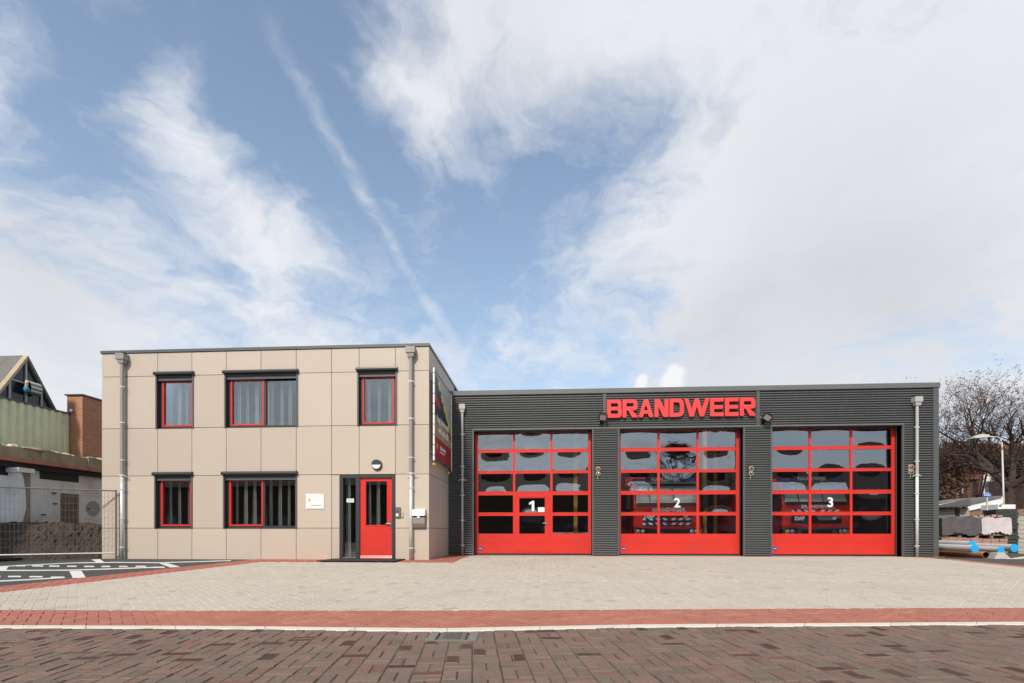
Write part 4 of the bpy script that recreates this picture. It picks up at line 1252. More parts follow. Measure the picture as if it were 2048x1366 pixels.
def fire_engine(cx, yf, hw, variant, label):
    o = empty('fire_engine', (cx, yf + 3, -.03), label, 'fire engine', 'fire engines in the hall')
    zb, zw0, zw1, zr = .62, 1.79 if variant == 2 else 1.86, 2.52 if variant == 2 else 2.58, 2.62 if variant == 2 else 2.70
    # cab shell: profile in Y-Z, extruded across
    prof = [(0, zb), (-.0, 1.1), (.03, zw0), (.22, zw1 + .03), (.32, zr - .06), (.45, zr), (1.9, zr), (1.9, zb)]
    b = MB(); b.extrude([(cx - hw, yf + y, z) for y, z in prof], (2 * hw, 0, 0)); b.build('cab', M_fred, o, bevel=.07, seg=3)
    MB().box(cx - hw + .02, cx + hw - .02, yf + 1.96, yf + 7.2, .75, 3.0).build('superstructure', M_fred, o, bevel=.03, seg=2)
    MB().box(cx - hw + .3, cx + hw - .3, yf + .5, yf + 7.0, .45, .74).build('chassis', M_fblk, o)
    # windscreen follows the raked front
    def fy(z): return .03 + (.22 - .03) * (z - zw0) / (zw1 + .03 - zw0)
    ws = [(cx - hw + .10, zw0 + .03), (cx + hw - .10, zw0 + .03), (cx + hw - .17, zw1 - .02), (cx - hw + .17, zw1 - .02)]
    MB().extrude([(x, yf + fy(z) - .012, z) for x, z in ws], (0, .02, 0)).build('windscreen', M_wscr_reflect, o)
    fr = [(cx - hw + .06, zw0 - .02), (cx + hw - .06, zw0 - .02), (cx + hw - .13, zw1 + .03), (cx - hw + .13, zw1 + .03)]
    MB().extrude([(x, yf + fy(z) - .006, z) for x, z in fr], (0, .02, 0)).build('windscreen_seal', M_fblk, o)
    MB().extrude([(cx - hw + .12, yf + fy(zw0) - .03, zw0 - .06), (cx + hw - .12, yf + fy(zw0) - .03, zw0 - .06), (cx + hw - .14, yf + fy(zw0 + .1) - .03, zw0 + .06), (cx - hw + .14, yf + fy(zw0 + .1) - .03, zw0 + .06)], (0, .02, 0)).build('wiper_cowl', M_fblk, o)
    for xa, xb, z1 in ((-.62, -.66, .62), (.28, .22, .62)):
        MB().cyl((cx + xa, yf + fy(zw0) - .045, zw0 + .0), (cx + xb, yf + fy(zw0 + z1) - .045, zw0 + z1), .014, n=6).build('wiper', M_fblk, o)
    # visor and roof sign
    MB().extrude([(cx - hw + .12, yf + .10, zw1 + .06), (cx - hw + .12, yf - .06, zw1 + .02), (cx - hw + .12, yf + .02, zw1 + .10), (cx - hw + .12, yf + .3, zw1 + .12)], (2 * hw - .24, 0, 0)).build('sun_visor', M_fgry, o)
    MB().box(cx - .72, cx + .72, yf + .30, yf + .50, zr + .012, zr + .22).build('roof_board', M_fblk, o, bevel=.02, seg=1)
    mesh_obj('lettering', text_mesh('NAALDWIJK', .19, .002, .008), M_swht, o, (cx, yf + .295, zr + .115), FACE)
    for s in (-1, 1):
        MB().box(cx + s * .95 - .20, cx + s * .95 + .20, yf + .4, yf + .7, zr + .012, zr + .17).build('beacon', M_blue, o, bevel=.03, seg=2)
        # mirrors on arms
        mx = cx + s * (hw + .17)
        mo = MB().box(mx - .10, mx + .10, yf + .06, yf + .16, 1.55, 2.15).build('mirror', M_fblk, o, bevel=.03, seg=2)
        MB().tube([(cx + s * (hw - .02), yf + .2, 2.3), (mx, yf + .12, 2.25), (mx, yf + .12, 2.14)], .016, 6).build('mirror_arm', M_fblk, mo)
        # headlamps in the bumper corners
        hx = cx + s * (hw - .27)
        h = MB().box(hx - .24, hx + .24, yf - .10, yf - .055, .66, .90).build('headlamp', M_fblk, o, bevel=.02, seg=1)
        for q in (-.11, .06): MB().ball((hx + q, yf - .10, .78), .085, sy=.35, n=14, m=8).build('lens', M_hl, h, smooth=True)
        MB().box(hx + s * .19 - .045, hx + s * .19 + .045, yf - .112, yf - .1005, .69, .87).build('indicator', M_amb, h)
        wx = cx + s * (hw - .22)
        wh = MB().cyl((wx - .14, yf + 1.3, .50), (wx + .14, yf + 1.3, .50), .52, n=28).build('wheel', M_rubber, o)
        MB().cyl((wx + s * .141, yf + 1.3, .50), (wx + s * .16, yf + 1.3, .50), .28, n=20).build('rim', M_galv, wh)
    # lettering on the front
    mesh_obj('lettering', text_mesh('BRANDWEER', .185, .002, .010, space=1.12), M_swht, o, (cx + .05, yf + .0, 1.585 if variant == 2 else 1.725), (R(90), 0, 0))
    o.children[-1].location.y -= .012
    if variant == 2:
        bm = M_fred
        MB().box(cx - hw + .0, cx + hw - .0, yf - .05, yf + .3, .42, .98).build('bumper', bm, o, bevel=.05, seg=2)
        MB().box(cx - .78, cx + .78, yf - .062, yf - .051, .44, .86).build('bumper_grille', M_fblk, o)
        MB().box(cx - .90, cx + .90, yf - .02, yf - .004, .99, 1.40).build('grille', M_fblk, o)
        mesh_obj('lettering', text_mesh('DAF', .20, .002, .012), M_swht, o, (cx - .66, yf - .024, 1.335), FACE)
        mesh_obj('lettering', text_mesh('LF', .14, .002, .010), M_swht, o, (cx + .66, yf - .024, 1.345), FACE)
        bars = [(1.20, 1.285), (1.02, 1.115)]
    else:
        MB().box(cx - hw + .0, cx + hw - .0, yf - .05, yf + .3, .42, .93).build('bumper', M_fgry, o, bevel=.05, seg=2)
        MB().box(cx - .55, cx + .55, yf - .062, yf - .051, .5, .86).build('bumper_grille', M_fblk, o)
        MB().box(cx - .92, cx + .92, yf - .02, yf - .004, 1.09, 1.42).build('grille', M_fblk, o)
        mesh_obj('lettering', text_mesh('DAF', .19, .002, .012), M_swht, o, (cx - .62, yf - .024, 1.275), FACE)
        mesh_obj('lettering', text_mesh('LF', .12, .002, .008), M_swht, o, (cx + .66, yf - .024, 1.275), FACE)
        bars = [(1.50, 1.615)]
    for (z0, z1) in bars:
        n = 14; x0, x1 = cx - .90, cx + .90; wd = (x1 - x0) / n; sl = (z1 - z0) * .7
        yy = yf - .035 if variant == 2 else yf - .012
        for k in range(n):
            lean = sl if k >= n / 2 else -sl
            a, c = x0 + k * wd, x0 + (k + 1) * wd
            m = M_swht if k % 2 == 0 else (M_sblu if k < n / 2 else M_sred)
            MB().extrude([(a, yy, z0), (c, yy, z0), (min(x1, max(x0, c + lean)), yy, z1), (min(x1, max(x0, a + lean)), yy, z1)], (0, .008, 0)).build('stripe', m, o)
    return o


Yt2, Yt3 = 18.55, 19.4
fire_engine((WX(1266.5, Yt2) + WX(1403.5, Yt2)) / 2, Yt2, 1.24, 2, 'red fire engine behind overhead door 2 with two striped grille bars')
fire_engine((WX(1566, Yt3) + WX(1699, Yt3)) / 2, Yt3, 1.24, 3, 'red fire engine behind overhead door 3 with stripes under its lettering')
M_ypost = mat('yellow_steel', (.50, .27, .04), .5)
for i, (px, py, lab) in enumerate(((1151, 18.6, 'ochre steel post inside the hall behind door 1'), (1409, 20.0, 'ochre steel post right of the fire engine behind door 2'), (1430, 23.0, 'ochre steel post deep in the hall behind door 2'))):
    x = WX(px, py); b = MB(); b.box(x - .07, x + .07, py - .07, py + .07, -.02, 5.2)
    b.box(x - .14, x + .14, py - .14, py + .14, -.027, -.001)
    o = b.build('steel_post', M_ypost); tag(o, lab, 'post', 'ochre posts in the engine hall')
x = WX(1142, 20)
o = MB().box(x - 1.0, x + .9, 19.9, 20.5, -.02, .75).build('workbench', mat('bench_grey', (.45, .45, .44), .5)); tag(o, 'low pale cabinet inside the hall behind door 1', 'cabinet')
for q in (-.7, 0, .6): MB().box(x + q - .2, x + q + .2, 19.885, 19.899, .1, .65).build('cabinet_door', M_white, o)

# ------------------------------------------------------------------ left: old hall, soil heap, mesh fence
M_plaster = mat('old_plaster', (.84, .82, .78), .9, var=.04, scale=1.2, dirt=((.45, .38, .30), .45, 1.6), streak=.12, bump=.3)
M_moss = mat('mossy_concrete', (.36, .30, .20), .95, var=.25, scale=2.5, dirt=((.19, .19, .06), .7, 1.8), bump=1.0, bscale=14, streak=.4)
M_crumb = mat('crumbled_edge', (.60, .50, .37), .95, var=.25, scale=8, bump=1.0, bscale=25)
M_rbeam = mat('faded_red_gutter', (.52, .18, .13), .7, var=.15, scale=2, dirt=((.12, .06, .045), .5, 3))
M_clad = mat('green_cladding', (.72, .73, .50), .55, var=.08, scale=.9, streak=.4, dirt=((.33, .25, .15), .25, 1.5))
M_tbrick = brickmat('tower_brick', (.44, .175, .088), (.36, .130, .068), (.42, .30, .20), .22, .065, .010, 'ANY')
M_ply = mat('plywood_board', (.20, .125, .07), .75, var=.25, scale=2, streak=.7, bump=.3)
M_roof = mat('old_roofing', (.16, .155, .145), .9, var=.15, scale=1.5, dirt=((.09, .085, .07), .6, 2.5), bump=.5, bscale=10)
M_verge = mat('verge_stone', (.40, .32, .22), .85, var=.2, scale=4)
XW, XC2 = -16.0, -17.4
yA, yB = 9.0, 24.0


def onX(px, py, X):
    a = (px - CX) / F; d = X / (a * CT - ST)
    return d * (a * ST + CT), ZC + (HY - py) * d / F


old = empty('old_hall', (XW - 3, 15, -.03), 'derelict white plastered hall with mossy ledge, green cladding and glazed gable', 'building')
zg0, zg1 = onX(0, 921, XW)[1], onX(0, 915.5, XW)[1]
zl1_ = onX(0, 886, XW)[1]
MB().box(XW - 9, XW, yA, yB, -.05, zg0 - .02).build('plaster_wall', M_plaster, old)
MB().box(XW - .02, XW + .30, yA, yB, zg0, zg1 + .02).build('gutter_beam', M_rbeam, old)
MB().box(XW - .3, XW + .16, yA, yB, zg0 - .17, zg0 - .004).build('soffit', M_backing, old)
# mossy ledge with an uneven broken top
b = MB(); y = yA
while y < yB:
    l = rng.uniform(.18, .5); h = zl1_ + rng.uniform(-.05, .05); dx = rng.uniform(-.03, .03)
    b.box(XW - .6, XW + .2 + dx, y, min(y + l, yB), zg1 + .022, h - .05); y += l
b.build('mossy_ledge', M_moss, old)
for k in range(46):
    y = yA + (yB - yA) * k / 46 + rng.uniform(-.05, .05); r = rng.uniform(.08, .2)
    MB().ball((XW + rng.uniform(-.05, .12), y, zl1_ - .06), r, 7, 4, 1, rng.uniform(1.0, 2.2), rng.uniform(.35, .7)).build('broken_stone', M_crumb if rng.random() < .7 else M_moss, old)
MB().box(XW - 9, XW - .6, yA, yB, zg1, zg1 + .25).build('flat_roof', M_roof, old)
# pilaster with flaking corner
y0, y1 = onX(37, 1000, XW + .35)[0], onX(61, 1000, XW + .35)[0]
MB().box(XW - .02, XW + .35, y0, y1, -.04, zg0 - .18).build('pilaster', M_plaster, old)
MB().box(XW - .02, XW + .42, y0 - .06, y1 + .06, zg0 - .32, zg0 - .181).build('pilaster_head', M_plaster, old)
M_bare = mat('bare_masonry', (.27, .22, .17), .95, var=.3, scale=3, bump=.8, bscale=20)
# flaked render on the street face of the pilaster
b = MB(); zz = [-.02, .5, 1.0, 1.5, 2.0, 2.4, 2.7]
pt = [(XW + .352 - 0, y1 - .002, z) for z in zz]
b.poly([(XW + .3525, y1 - .003, -.02)] + [(XW + .3525, y1 - rng.uniform(.12, .3), z) for z in zz] + [(XW + .3525, y1 - .003, 2.7)]); b.build('flaked_patch', M_bare, old)
# dark vent slots under the beam
for a, c in ((-60, 35), (79, 157)):
    p0, p1 = onX(a, 950, XW)[0], onX(c, 950, XW)[0]
    MB().box(XW - .002, XW + .012, p0, p1, zg0 - .42, zg0 - .175).build('vent_slot', M_black, old)
p0, p1 = onX(119.5, 1000, XW)[0], onX(156, 1000, XW)[0]; zt_ = onX(119, 986, XW)[1]
MB().box(XW - .002, XW + .03, p0, p1, 0, zt_).build('boarded_door', M_ply, old)
MB().box(XW - .002, XW + .02, p0 - .05, p0 - .002, 0, zt_ + .05).build('door_jamb', M_white, old); MB().box(XW - .002, XW + .02, p1 + .002, p1 + .05, 0, zt_ + .05).build('door_jamb', M_white, old)
cy, cz = onX(186, 1017, XW)
MB().cyl((XW + .001, cy, cz), (XW + .006, cy, cz), .27, n=24).build('round_patch', mat('grey_render', (.36, .35, .33), .9), old)
MB().cyl((XW + .006, cy - .18, cz - .02), (XW + .03, cy - .18, cz - .02), .03, n=8).build('pipe_end', M_black, old)
MB().cyl((XW + .06, onX(74, 1030, XW + .06)[0], .3), (XW + .06, onX(74, 1030, XW + .06)[0], 1.15), .02, n=6).build('rusty_rod', M_rbeam, old)
for px, py in ((86, 1029), (109, 1007), (107, 986), (31, 969)):
    yy, zz_ = onX(px, py, XW); MB().box(XW, XW + .05, yy - .06, yy + .06, zz_ - .02, zz_ + .02).build('wall_hook', M_anth2, old)
# green trapezoidal cladding above the flat roof
zc1 = onX(0, 796, XC2)[1]; yE = onX(134, 900, XC2)[0]
b = MB(); y = yA; pitch = .26
while y < yE - .05:
    prof = [(0, 0), (.05, .0), (.075, .055), (.185, .055), (.21, 0), (pitch, 0)]
    for (a, ha), (c, hc) in zip(prof[:-1], prof[1:]): b.poly([(XC2 + ha, y + a, zg1 + .2), (XC2 + hc, y + c, zg1 + .2), (XC2 + hc, y + c, zc1), (XC2 + ha, y + a, zc1)])
    y += pitch
b.build('green_cladding', M_clad, old)
MB().box(XC2 - .1, XC2 + .07, yA, y + .01, zc1 + .002, zc1 + .06).build('cladding_cap', M_anth2, old)
MB().box(XC2 + .0, XC2 + .07, y + .012, y + .09, zg1 + .2, zc1).build('rusty_corner', mat('rusty_edge', (.25, .11, .05), .85, var=.3, scale=8), old)
MB().box(XC2 - 6, XC2 - .11, yA, y, zc1 - .5, zc1 - .02).build('inner_roof', M_roof, old)
# glazed gable
XG = XC2 - .15
ya, za = onX(52, 717, XG); yr, zr_ = onX(108, 823, XG); zbase = zc1 - .1
half = (yr - ya); slope = (za - zr_) / half
hb = (za - zbase) / slope
tri = [(ya - hb, zbase), (ya + hb, zbase), (ya, za)]


def zat(y): return za - abs(y - ya) * slope


def gpane(pts): MB().extrude([(XG - .03, y, z) for y, z in pts], (-.006, 0, 0)).build('gable_pane', M_oldglass, old)


q = hb * .5; zt2 = za - q * slope * .98
zrail = za - hb * .5 * slope
gpane([(ya - hb, zbase), (ya - q, zbase), (ya - q, zat(ya - q))]); gpane([(ya + q, zbase), (ya + hb, zbase), (ya + q, zat(ya + q))])
gpane([(ya - q, zbase), (ya, zbase), (ya, zrail), (ya - q, zrail)]); gpane([(ya, zbase), (ya + q, zbase), (ya + q, zrail), (ya, zrail)])
gpane([(ya - q, zrail), (ya, zrail), (ya, za)]); gpane([(ya, zrail), (ya + q, zrail), (ya, za)])
M_mull = mat('mullion_grey', (.42, .42, .43), .5)
for yy in (ya - q, ya, ya + q): MB().box(XG - .025, XG + .02, yy - .025, yy + .025, zbase, zat(yy) - .03).build('mullion', M_mull, old)
MB().box(XG - .02, XG + .016, ya - q, ya + q, zrail - .022, zrail + .022).build('transom', M_mull, old)
for s in (-1, 1):
    A0, A1 = Vector((XG + .08, ya, za + .10)), Vector((XG + .08, ya + s * (hb + .25), zbase - .25 * slope + .10))
    MB().extrude([A0, A1, A1 + Vector((0, 0, -.14)), A0 + Vector((0, 0, -.14))], (-.2, 0, 0)).build('verge_board', M_verge if s < 0 else M_roof, old)
    MB().extrude([A0 + Vector((-.2, 0, .01)), A1 + Vector((-.2, 0, .01)), A1 + Vector((-.2, 0, -.05)), A0 + Vector((-.2, 0, -.05))], (-7, 0, 0)).build('gable_roof', M_roof, old)
MB().extrude([(XG - 1.6, ya - hb * 1.1, zbase - .5), (XG - 1.6, ya + hb * 1.1, zbase - .5), (XG - 1.6, ya, za + .05)], (-.1, 0, 0)).build('loft_wall', M_backing, old)
MB().box(XG - 1.6, XG - .05, ya - hb, ya + hb, zbase - .2, zbase - .1).build('loft_floor', M_backing, old)
# striped box with a blue figure shape fixed to the gable glass
yy0, zz0 = onX(67, 777, XG + .15)
orn = empty('gable_ornament', (XG + .12, yy0, zz0 - .15), 'striped barrel and blue ornament hanging on the gable glass', 'ornament')
for k in range(6): MB().cyl((XG + .14, yy0 - .17, zz0 - .13 + k * .048), (XG + .14, yy0 + .20, zz0 - .13 + k * .048), .10 + .03 * math.sin(k * .6), n=12).build('stripe', mat('pale_green', (.50, .53, .42), .6) if k % 2 else M_anth2, orn)
MB().ball((XG + .17, yy0 - .25, zz0 - .10), .09, sz=1.3).build('blue_cloth', mat('cyan_cloth', (.03, .20, .34), .6), orn, smooth=True)
MB().tube([(XG + .16, yy0 - .22, zz0 + .20), (XG + .2, yy0 - .27, zz0 + .08), (XG + .17, yy0 - .25, zz0 - .08)], .045, 8).build('pale_arm', mat('pale_wood', (.52, .40, .31), .6), orn)
MB().box(XG + .02, XG + .12, yy0 - .02, yy0 + .02, zz0 - .02, zz0 + .02).build('fixing', M_anth2, orn)
# roof piece behind
MB().extrude([(XC2 - 7, yr + .1, zbase + .15), (XC2 - .4, yr + .1, zbase + .15), (XC2 - .4, yr + 3.4, zbase + .55), (XC2 - 7, yr + 3.4, zbase + .55)], (0, 0, .06)).build('rear_roof', M_roof, old)
# brick chimney stack
yT = yE + .08
XT = (lambda a: (yT / (a * ST + CT)) * (a * CT - ST))((165 - CX) / F)
zT = ZC + (HY - 791) * (yT / (((165 - CX) / F) * ST + CT)) / F
twr = empty('brick_tower', (XT - .6, yT + .8, zg1), 'square red brick stack rising behind the mossy ledge', 'tower')
MB().box(XT - .60, XT, yT, yT + 1.6, zg1 + .1, zT).build('shaft', M_tbrick, twr)
MB().box(XT - .66, XT + .05, yT - .05, yT + 1.65, zT + .002, zT + .05).build('coping', M_anth2, twr)
yy, zz_ = yT, ZC + (HY - 821) * 18.0 / F
xx = (lambda a: (yT / (a * ST + CT)) * (a * CT - ST))((148 - CX) / F)
lp = MB().ball((xx, yT - .12, zz_), .05).build('globe_lamp', M_white, smooth=True); tag(lp, 'small white globe lamp on the brick stack', 'lamp')
MB().cyl((xx, yT - .10, zz_), (xx, yT - .001, zz_), .02, n=8).build('lamp_arm', M_anth2, lp)

# soil heap between fence and hall
def soil():
    b = MB(); nx, ny = 240, 110
    from mathutils import noise
    p0, p1 = ud(-19.0, 11.6), ud(-11.9, 15.0)
    pts = []
    ex = Vector((-12.7 + 19.4, 14.35 - 9.9, 0)); o0 = Vector((-19.4, 9.9, 0)); en = Vector((-ex.y, ex.x, 0)).normalized()
    for j in range(ny + 1):
        for i in range(nx + 1):
            s, t = i / nx, j / ny
            p = o0 + ex * s + en * (t * 2.6)
            rise = min(1, t / .30); h = (1.16 - .22 * s) * (rise ** .75) * (1.0 + .06 * math.sin(s * 9 + 1))
            n1 = noise.fractal(Vector((p.x * 1.1, p.y * 1.1, 3)), 1.0, 2.0, 5) * .10 + noise.fractal(Vector((p.x * 7, p.y * 7, 9)), .6, 2.0, 4) * .055
            pts.append((p.x + n1 * .4, p.y - n1 * .3, -.02 + max(0, h + n1 * min(1, t * 6 + .2))))
    b.add(pts, [(j * (nx + 1) + i, j * (nx + 1) + i + 1, (j + 1) * (nx + 1) + i + 1, (j + 1) * (nx + 1) + i) for j in range(ny) for i in range(nx)])
    o = b.build('soil_heap', M_soil, smooth=False); tag(o, 'heap of loose dark soil behind the mesh fence', 'soil', kind='stuff')
    # black edging board at its foot
    e = MB(); a, c = gp(-120, 1131), gp(193, 1113.5)
    n = Vector((-(c - a).y, (c - a).x, 0)).normalized()
    e.extrude([a, c, c + n * .08, a + n * .08], (0, 0, .09)); eo = e.build('edging_board', M_black); tag(eo, 'black edging board at the foot of the soil heap', 'edging')


soil()

# construction fence panel
M_wire = mat('fence_wire', (.13, .135, .135), .6, var=.1)
f0, f1 = Vector((-12.53, 13.72, 0)), Vector((-14.5, 12.28, 0))
fd = (f1 - f0).normalized(); FL = 3.45
fence = empty('mesh_fence', f0, 'grey wire mesh construction fence at the left end of the office', 'fence')


def fpt(s, z): return f0 + fd * s + Vector((0, 0, z))


MB().cyl(fpt(0, -.02), fpt(0, 2.02), .024, n=8).build('post', M_wire, fence); MB().cyl(fpt(FL, -.02), fpt(FL, 2.02), .024, n=8).build('post', M_wire, fence)
MB().cyl(fpt(.024, 1.99), fpt(FL - .024, 1.99), .02, n=8).build('top_rail', M_wire, fence); MB().cyl(fpt(.024, .17), fpt(FL - .024, .17), .02, n=8).build('bottom_rail', M_galv, fence)
b = MB()
n = int(FL / .085)
for k in range(1, n): b.cyl(fpt(FL * k / n, .17), fpt(FL * k / n, 1.99), .0024, n=4, caps=False)
for z in (.38, .60, .80, 1.0, 1.2, 1.4, 1.6, 1.8): b.cyl(fpt(.02, z), fpt(FL - .02, z), .0028, n=4, caps=False)
b.build('wire_mesh', M_wire, fence)['kind'] = 'stuff'

# ------------------------------------------------------------------ right: yard with materials, houses, tree
M_yard = mat('yard_soil', (.07, .06, .05), .95, var=.25, scale=1.2, bump=.8, bscale=10)
ya_ = [xy(rightA + nrm * .38), xy(rightC + nrm * .38), (45, 14), (45, 40), (HX1 + .05, 40)]
yard = bed('yard', [ya_], M_yard, -.02, 'dark soil yard right of the engine hall')
M_gpipe = mat('grey_pipe', (.52, .51, .49), .45, var=.05); M_opipe = mat('orange_pipe', (.50, .20, .08), .5, var=.06); M_cap = mat('blue_cap', (.01, .38, .78), .4)


def pipe(px, py, d, r, length, m, cap, label, dirv=(0.02, 1.0), name='sewer_pipe'):
    p = at(px, py, d); v = Vector((dirv[0], dirv[1], 0)).normalized()
    b = MB(); n = 22; q = p + v * length
    a = v.orthogonal().normalized(); c = v.cross(a)
    o = MB().cyl(p, q, r, n=n, caps=False).build(name, m, smooth=True); tag(o, label, 'pipe', 'plastic pipes lying beside the engine hall')
    MB().cyl(p + v * .001, q, r * .9, n=n, caps=False).build('inner_wall', M_black, o)
    if cap: MB().cyl(p - v * .02, p + v * .0, r * 1.04, n=n).build('end_cap', M_cap, o)
    else:
        ring = MB(); k = 0
        pts = [p + (a * math.cos(t * 2 * math.pi / n) + c * math.sin(t * 2 * math.pi / n)) * rr for rr in (r, r * .9) for t in range(n)]
        ring.add(pts, [(i, (i + 1) % n, n + (i + 1) % n, n + i) for i in range(n)]); ring.build('pipe_rim', m, o)
    return o


pipe(1949, 1097.5, 14.9, .112, 4, M_gpipe, True, 'grey pipe with blue cap nearest the hall corner, lower of two')
pipe(1944, 1088.5, 15.4, .100, 4, M_gpipe, True, 'grey pipe with blue cap nearest the hall corner, upper of two')
pipe(2028, 1096, 15.6, .118, 4, M_gpipe, True, 'rightmost grey pipe with large blue cap')
pipe(2001, 1100, 15.1, .095, 4, M_gpipe, True, 'grey pipe with the smallest blue cap, in the middle')
pipe(1972, 1110, 15.2, .105, 5, M_opipe, False, 'orange pipe on the ground in front of the grey pipes')
M_conc = mat('concrete', (.42, .40, .36), .9, var=.1, scale=4, bump=.4)
p0 = at(2005, 1122, 14.75)
o = MB().extrude([(p0.x - .28, p0.y, p0.z), (p0.x + .30, p0.y, p0.z), (p0.x + .10, p0.y + .05, p0.z + .25), (p0.x - .08, p0.y + .05, p0.z + .25)], (.1, .35, 0)).build('concrete_block', M_conc); tag(o, 'pale concrete wedge block before the pipe ends', 'block')
p0, p1 = at(2012, 1121, 14.6), at(2090, 1110, 14.9)
o = MB().cyl(p0, p1, .045, n=8).build('timber_rail', mat('pale_timber', (.50, .46, .38), .8)); tag(o, 'pale timber rail lying at the right edge of the yard', 'timber')

M_pbr = mat('pallet_brick', (.36, .22, .18), .9, var=.15, scale=5); M_wood = mat('pallet_wood', (.22, .15, .09), .85, var=.2, scale=6)
M_wrapg = mat('grey_wrap', (.095, .082, .085), .35, var=.15, scale=3, bump=.6, bscale=8); M_wrapw = mat('white_wrap', (.55, .50, .50), .3, var=.12, scale=4, bump=.7, bscale=9)


def pallet(px0, px1, py_t, py_b, d, wrap, label, brickcol=M_pbr, wrapcover=.72):
    a, c = at(px0, py_b, d), at(px1, py_t, d)
    w = ucam(c.x, c.y) - ucam(a.x, a.y); h = c.z - a.z
    ctr = (a + c) / 2
    xf = Matrix.Translation((ctr.x, ctr.y, a.z)) @ Matrix.Rotation(TH - R(12), 4, 'Z')
    o = empty('brick_pallet', (ctr.x, ctr.y, a.z), label, 'pallet', 'pallets of paving bricks in the yard')
    hw = w / 2; dp = .9
    b = MB(xf); b.box(-hw, hw, 0, dp, .09, .115)
    for x in (-hw + .06, 0, hw - .06): b.box(x - .05, x + .05, .02, dp - .02, 0, .088)
    b.build('pallet_base', M_wood, o)
    nb = max(4, int((h - .12) / .085)); nc = int(w / .21); bw = w / nc; bh = (h - .12) / nb
    b = MB(xf)
    for j in range(nb):
        for i in range(nc):
            z = .118 + j * bh; e = rng.uniform(-.012, .012)
            b.box(-hw + i * bw + .006, -hw + (i + 1) * bw - .006, .02 + e, dp - .02, z, z + bh - .006)
    k = b.build('brick_stack', brickcol, o); k['kind'] = 'stuff'
    if wrap:
        b = MB(xf); zb = h * (1 - wrapcover); n = 26; nz = 9; rr = random.Random(int(px0))
        hv = [h + .015 + .035 * math.sin(i * .55 + px0) + rr.uniform(-.012, .012) for i in range(n + 1)]
        low = [zb + .05 * math.sin(i * .37 + px0) + rr.uniform(-.03, .03) for i in range(n + 1)]
        P_ = [[(-hw - .03 + (w + .06) * i / n + rr.uniform(-.003, .003), -.05 - .02 * abs(math.sin(i * .41 + .5 * math.sin(q * .5))) * (1 - .6 * q / nz) - .02 * (1 - q / nz) + rr.uniform(-.003, .003), low[i] + (hv[i] - low[i]) * q / nz) for q in range(nz + 1)] for i in range(n + 1)]
        for i in range(n):
            for q in range(nz): b.poly([P_[i][q], P_[i + 1][q], P_[i + 1][q + 1], P_[i][q + 1]])
            b.poly([P_[i][nz], P_[i + 1][nz], (P_[i + 1][nz][0], dp + .02, hv[i + 1]), (P_[i][nz][0], dp + .02, hv[i])])
        for i in (0, n):
            for q in range(nz): b.poly([P_[i][q], P_[i][q + 1], (P_[i][q + 1][0], dp, P_[i][q + 1][2]), (P_[i][q][0], dp, P_[i][q][2])])
        for k in range(5):
            if wrap is M_wrapw:
                xx = -hw + w * (k + .5) / 5.4; MB(xf).box(xx - .07, xx + .07, .15, .35, h + .06, h + .06 + rr.uniform(.04, .1)).build('loose_brick', brickcol, o)
        b.build('plastic_cover', wrap, o, smooth=True)
    return o


zyd = -.05
pallet(1889, 1952, 1074.5, 1112, 17.0, None, 'lower brick pallet under the dark grey wrapped pallet')
pallet(1889, 1953, 1035, 1074, 17.0, M_wrapg, 'brick pallet under dark grey plastic, stacked beside the shed', wrapcover=.86)
pallet(1955, 2011, 1077, 1112, 17.2, None, 'lower brick pallet under the white wrapped pallet')
pallet(1956, 2013, 1037, 1076.5, 17.2, M_wrapw, 'brick pallet under white plastic film in the yard', wrapcover=.75)
M_slab = mat('black_slab', (.040, .044, .040), .8, var=.25, scale=3); M_slabg = mat('pale_slab', (.38, .36, .31), .85, var=.1)
for k, (a, c, t, bt, m, lab) in enumerate(((1993, 2012, 1019, 1112, M_slab, 'stack of black slabs next to the white wrapped pallet'), (2013.5, 2035, 1017, 1112, M_slab, 'stack of black slabs below the lamp post, right of another black stack'), (2037, 2068, 1032, 1112, M_slabg, 'stack of pale concrete slabs at the right edge of the picture'))):
    A_, C_ = at(a, bt, 18.6), at(c, t, 18.6); ctr = (A_ + C_) / 2; w = (C_ - A_).length_squared ** .5; w = (ucam(C_.x, C_.y) - ucam(A_.x, A_.y)); h = C_.z - A_.z
    o = empty('slab_stack', (ctr.x, ctr.y, A_.z), lab, 'slab stack', 'stacks of slabs in the yard'); xf = Matrix.Translation((ctr.x, ctr.y, A_.z)) @ Matrix.Rotation(TH - R(10), 4, 'Z')
    n = 14 if m is M_slab else 9
    for j in range(n):
        e = rng.uniform(-.02, .02); z0 = h * j / n
        if j == n // 2 and m is M_slab: continue
        MB(xf).box(-w / 2 + e, w / 2 + e, rng.uniform(-.02, .02), .6, z0, z0 + h / n - .012).build('slab', m, o)
    MB(xf).box(-w / 2 + .05, w / 2 - .05, .06, .55, .0, h - .05).build('core', M_black, o)

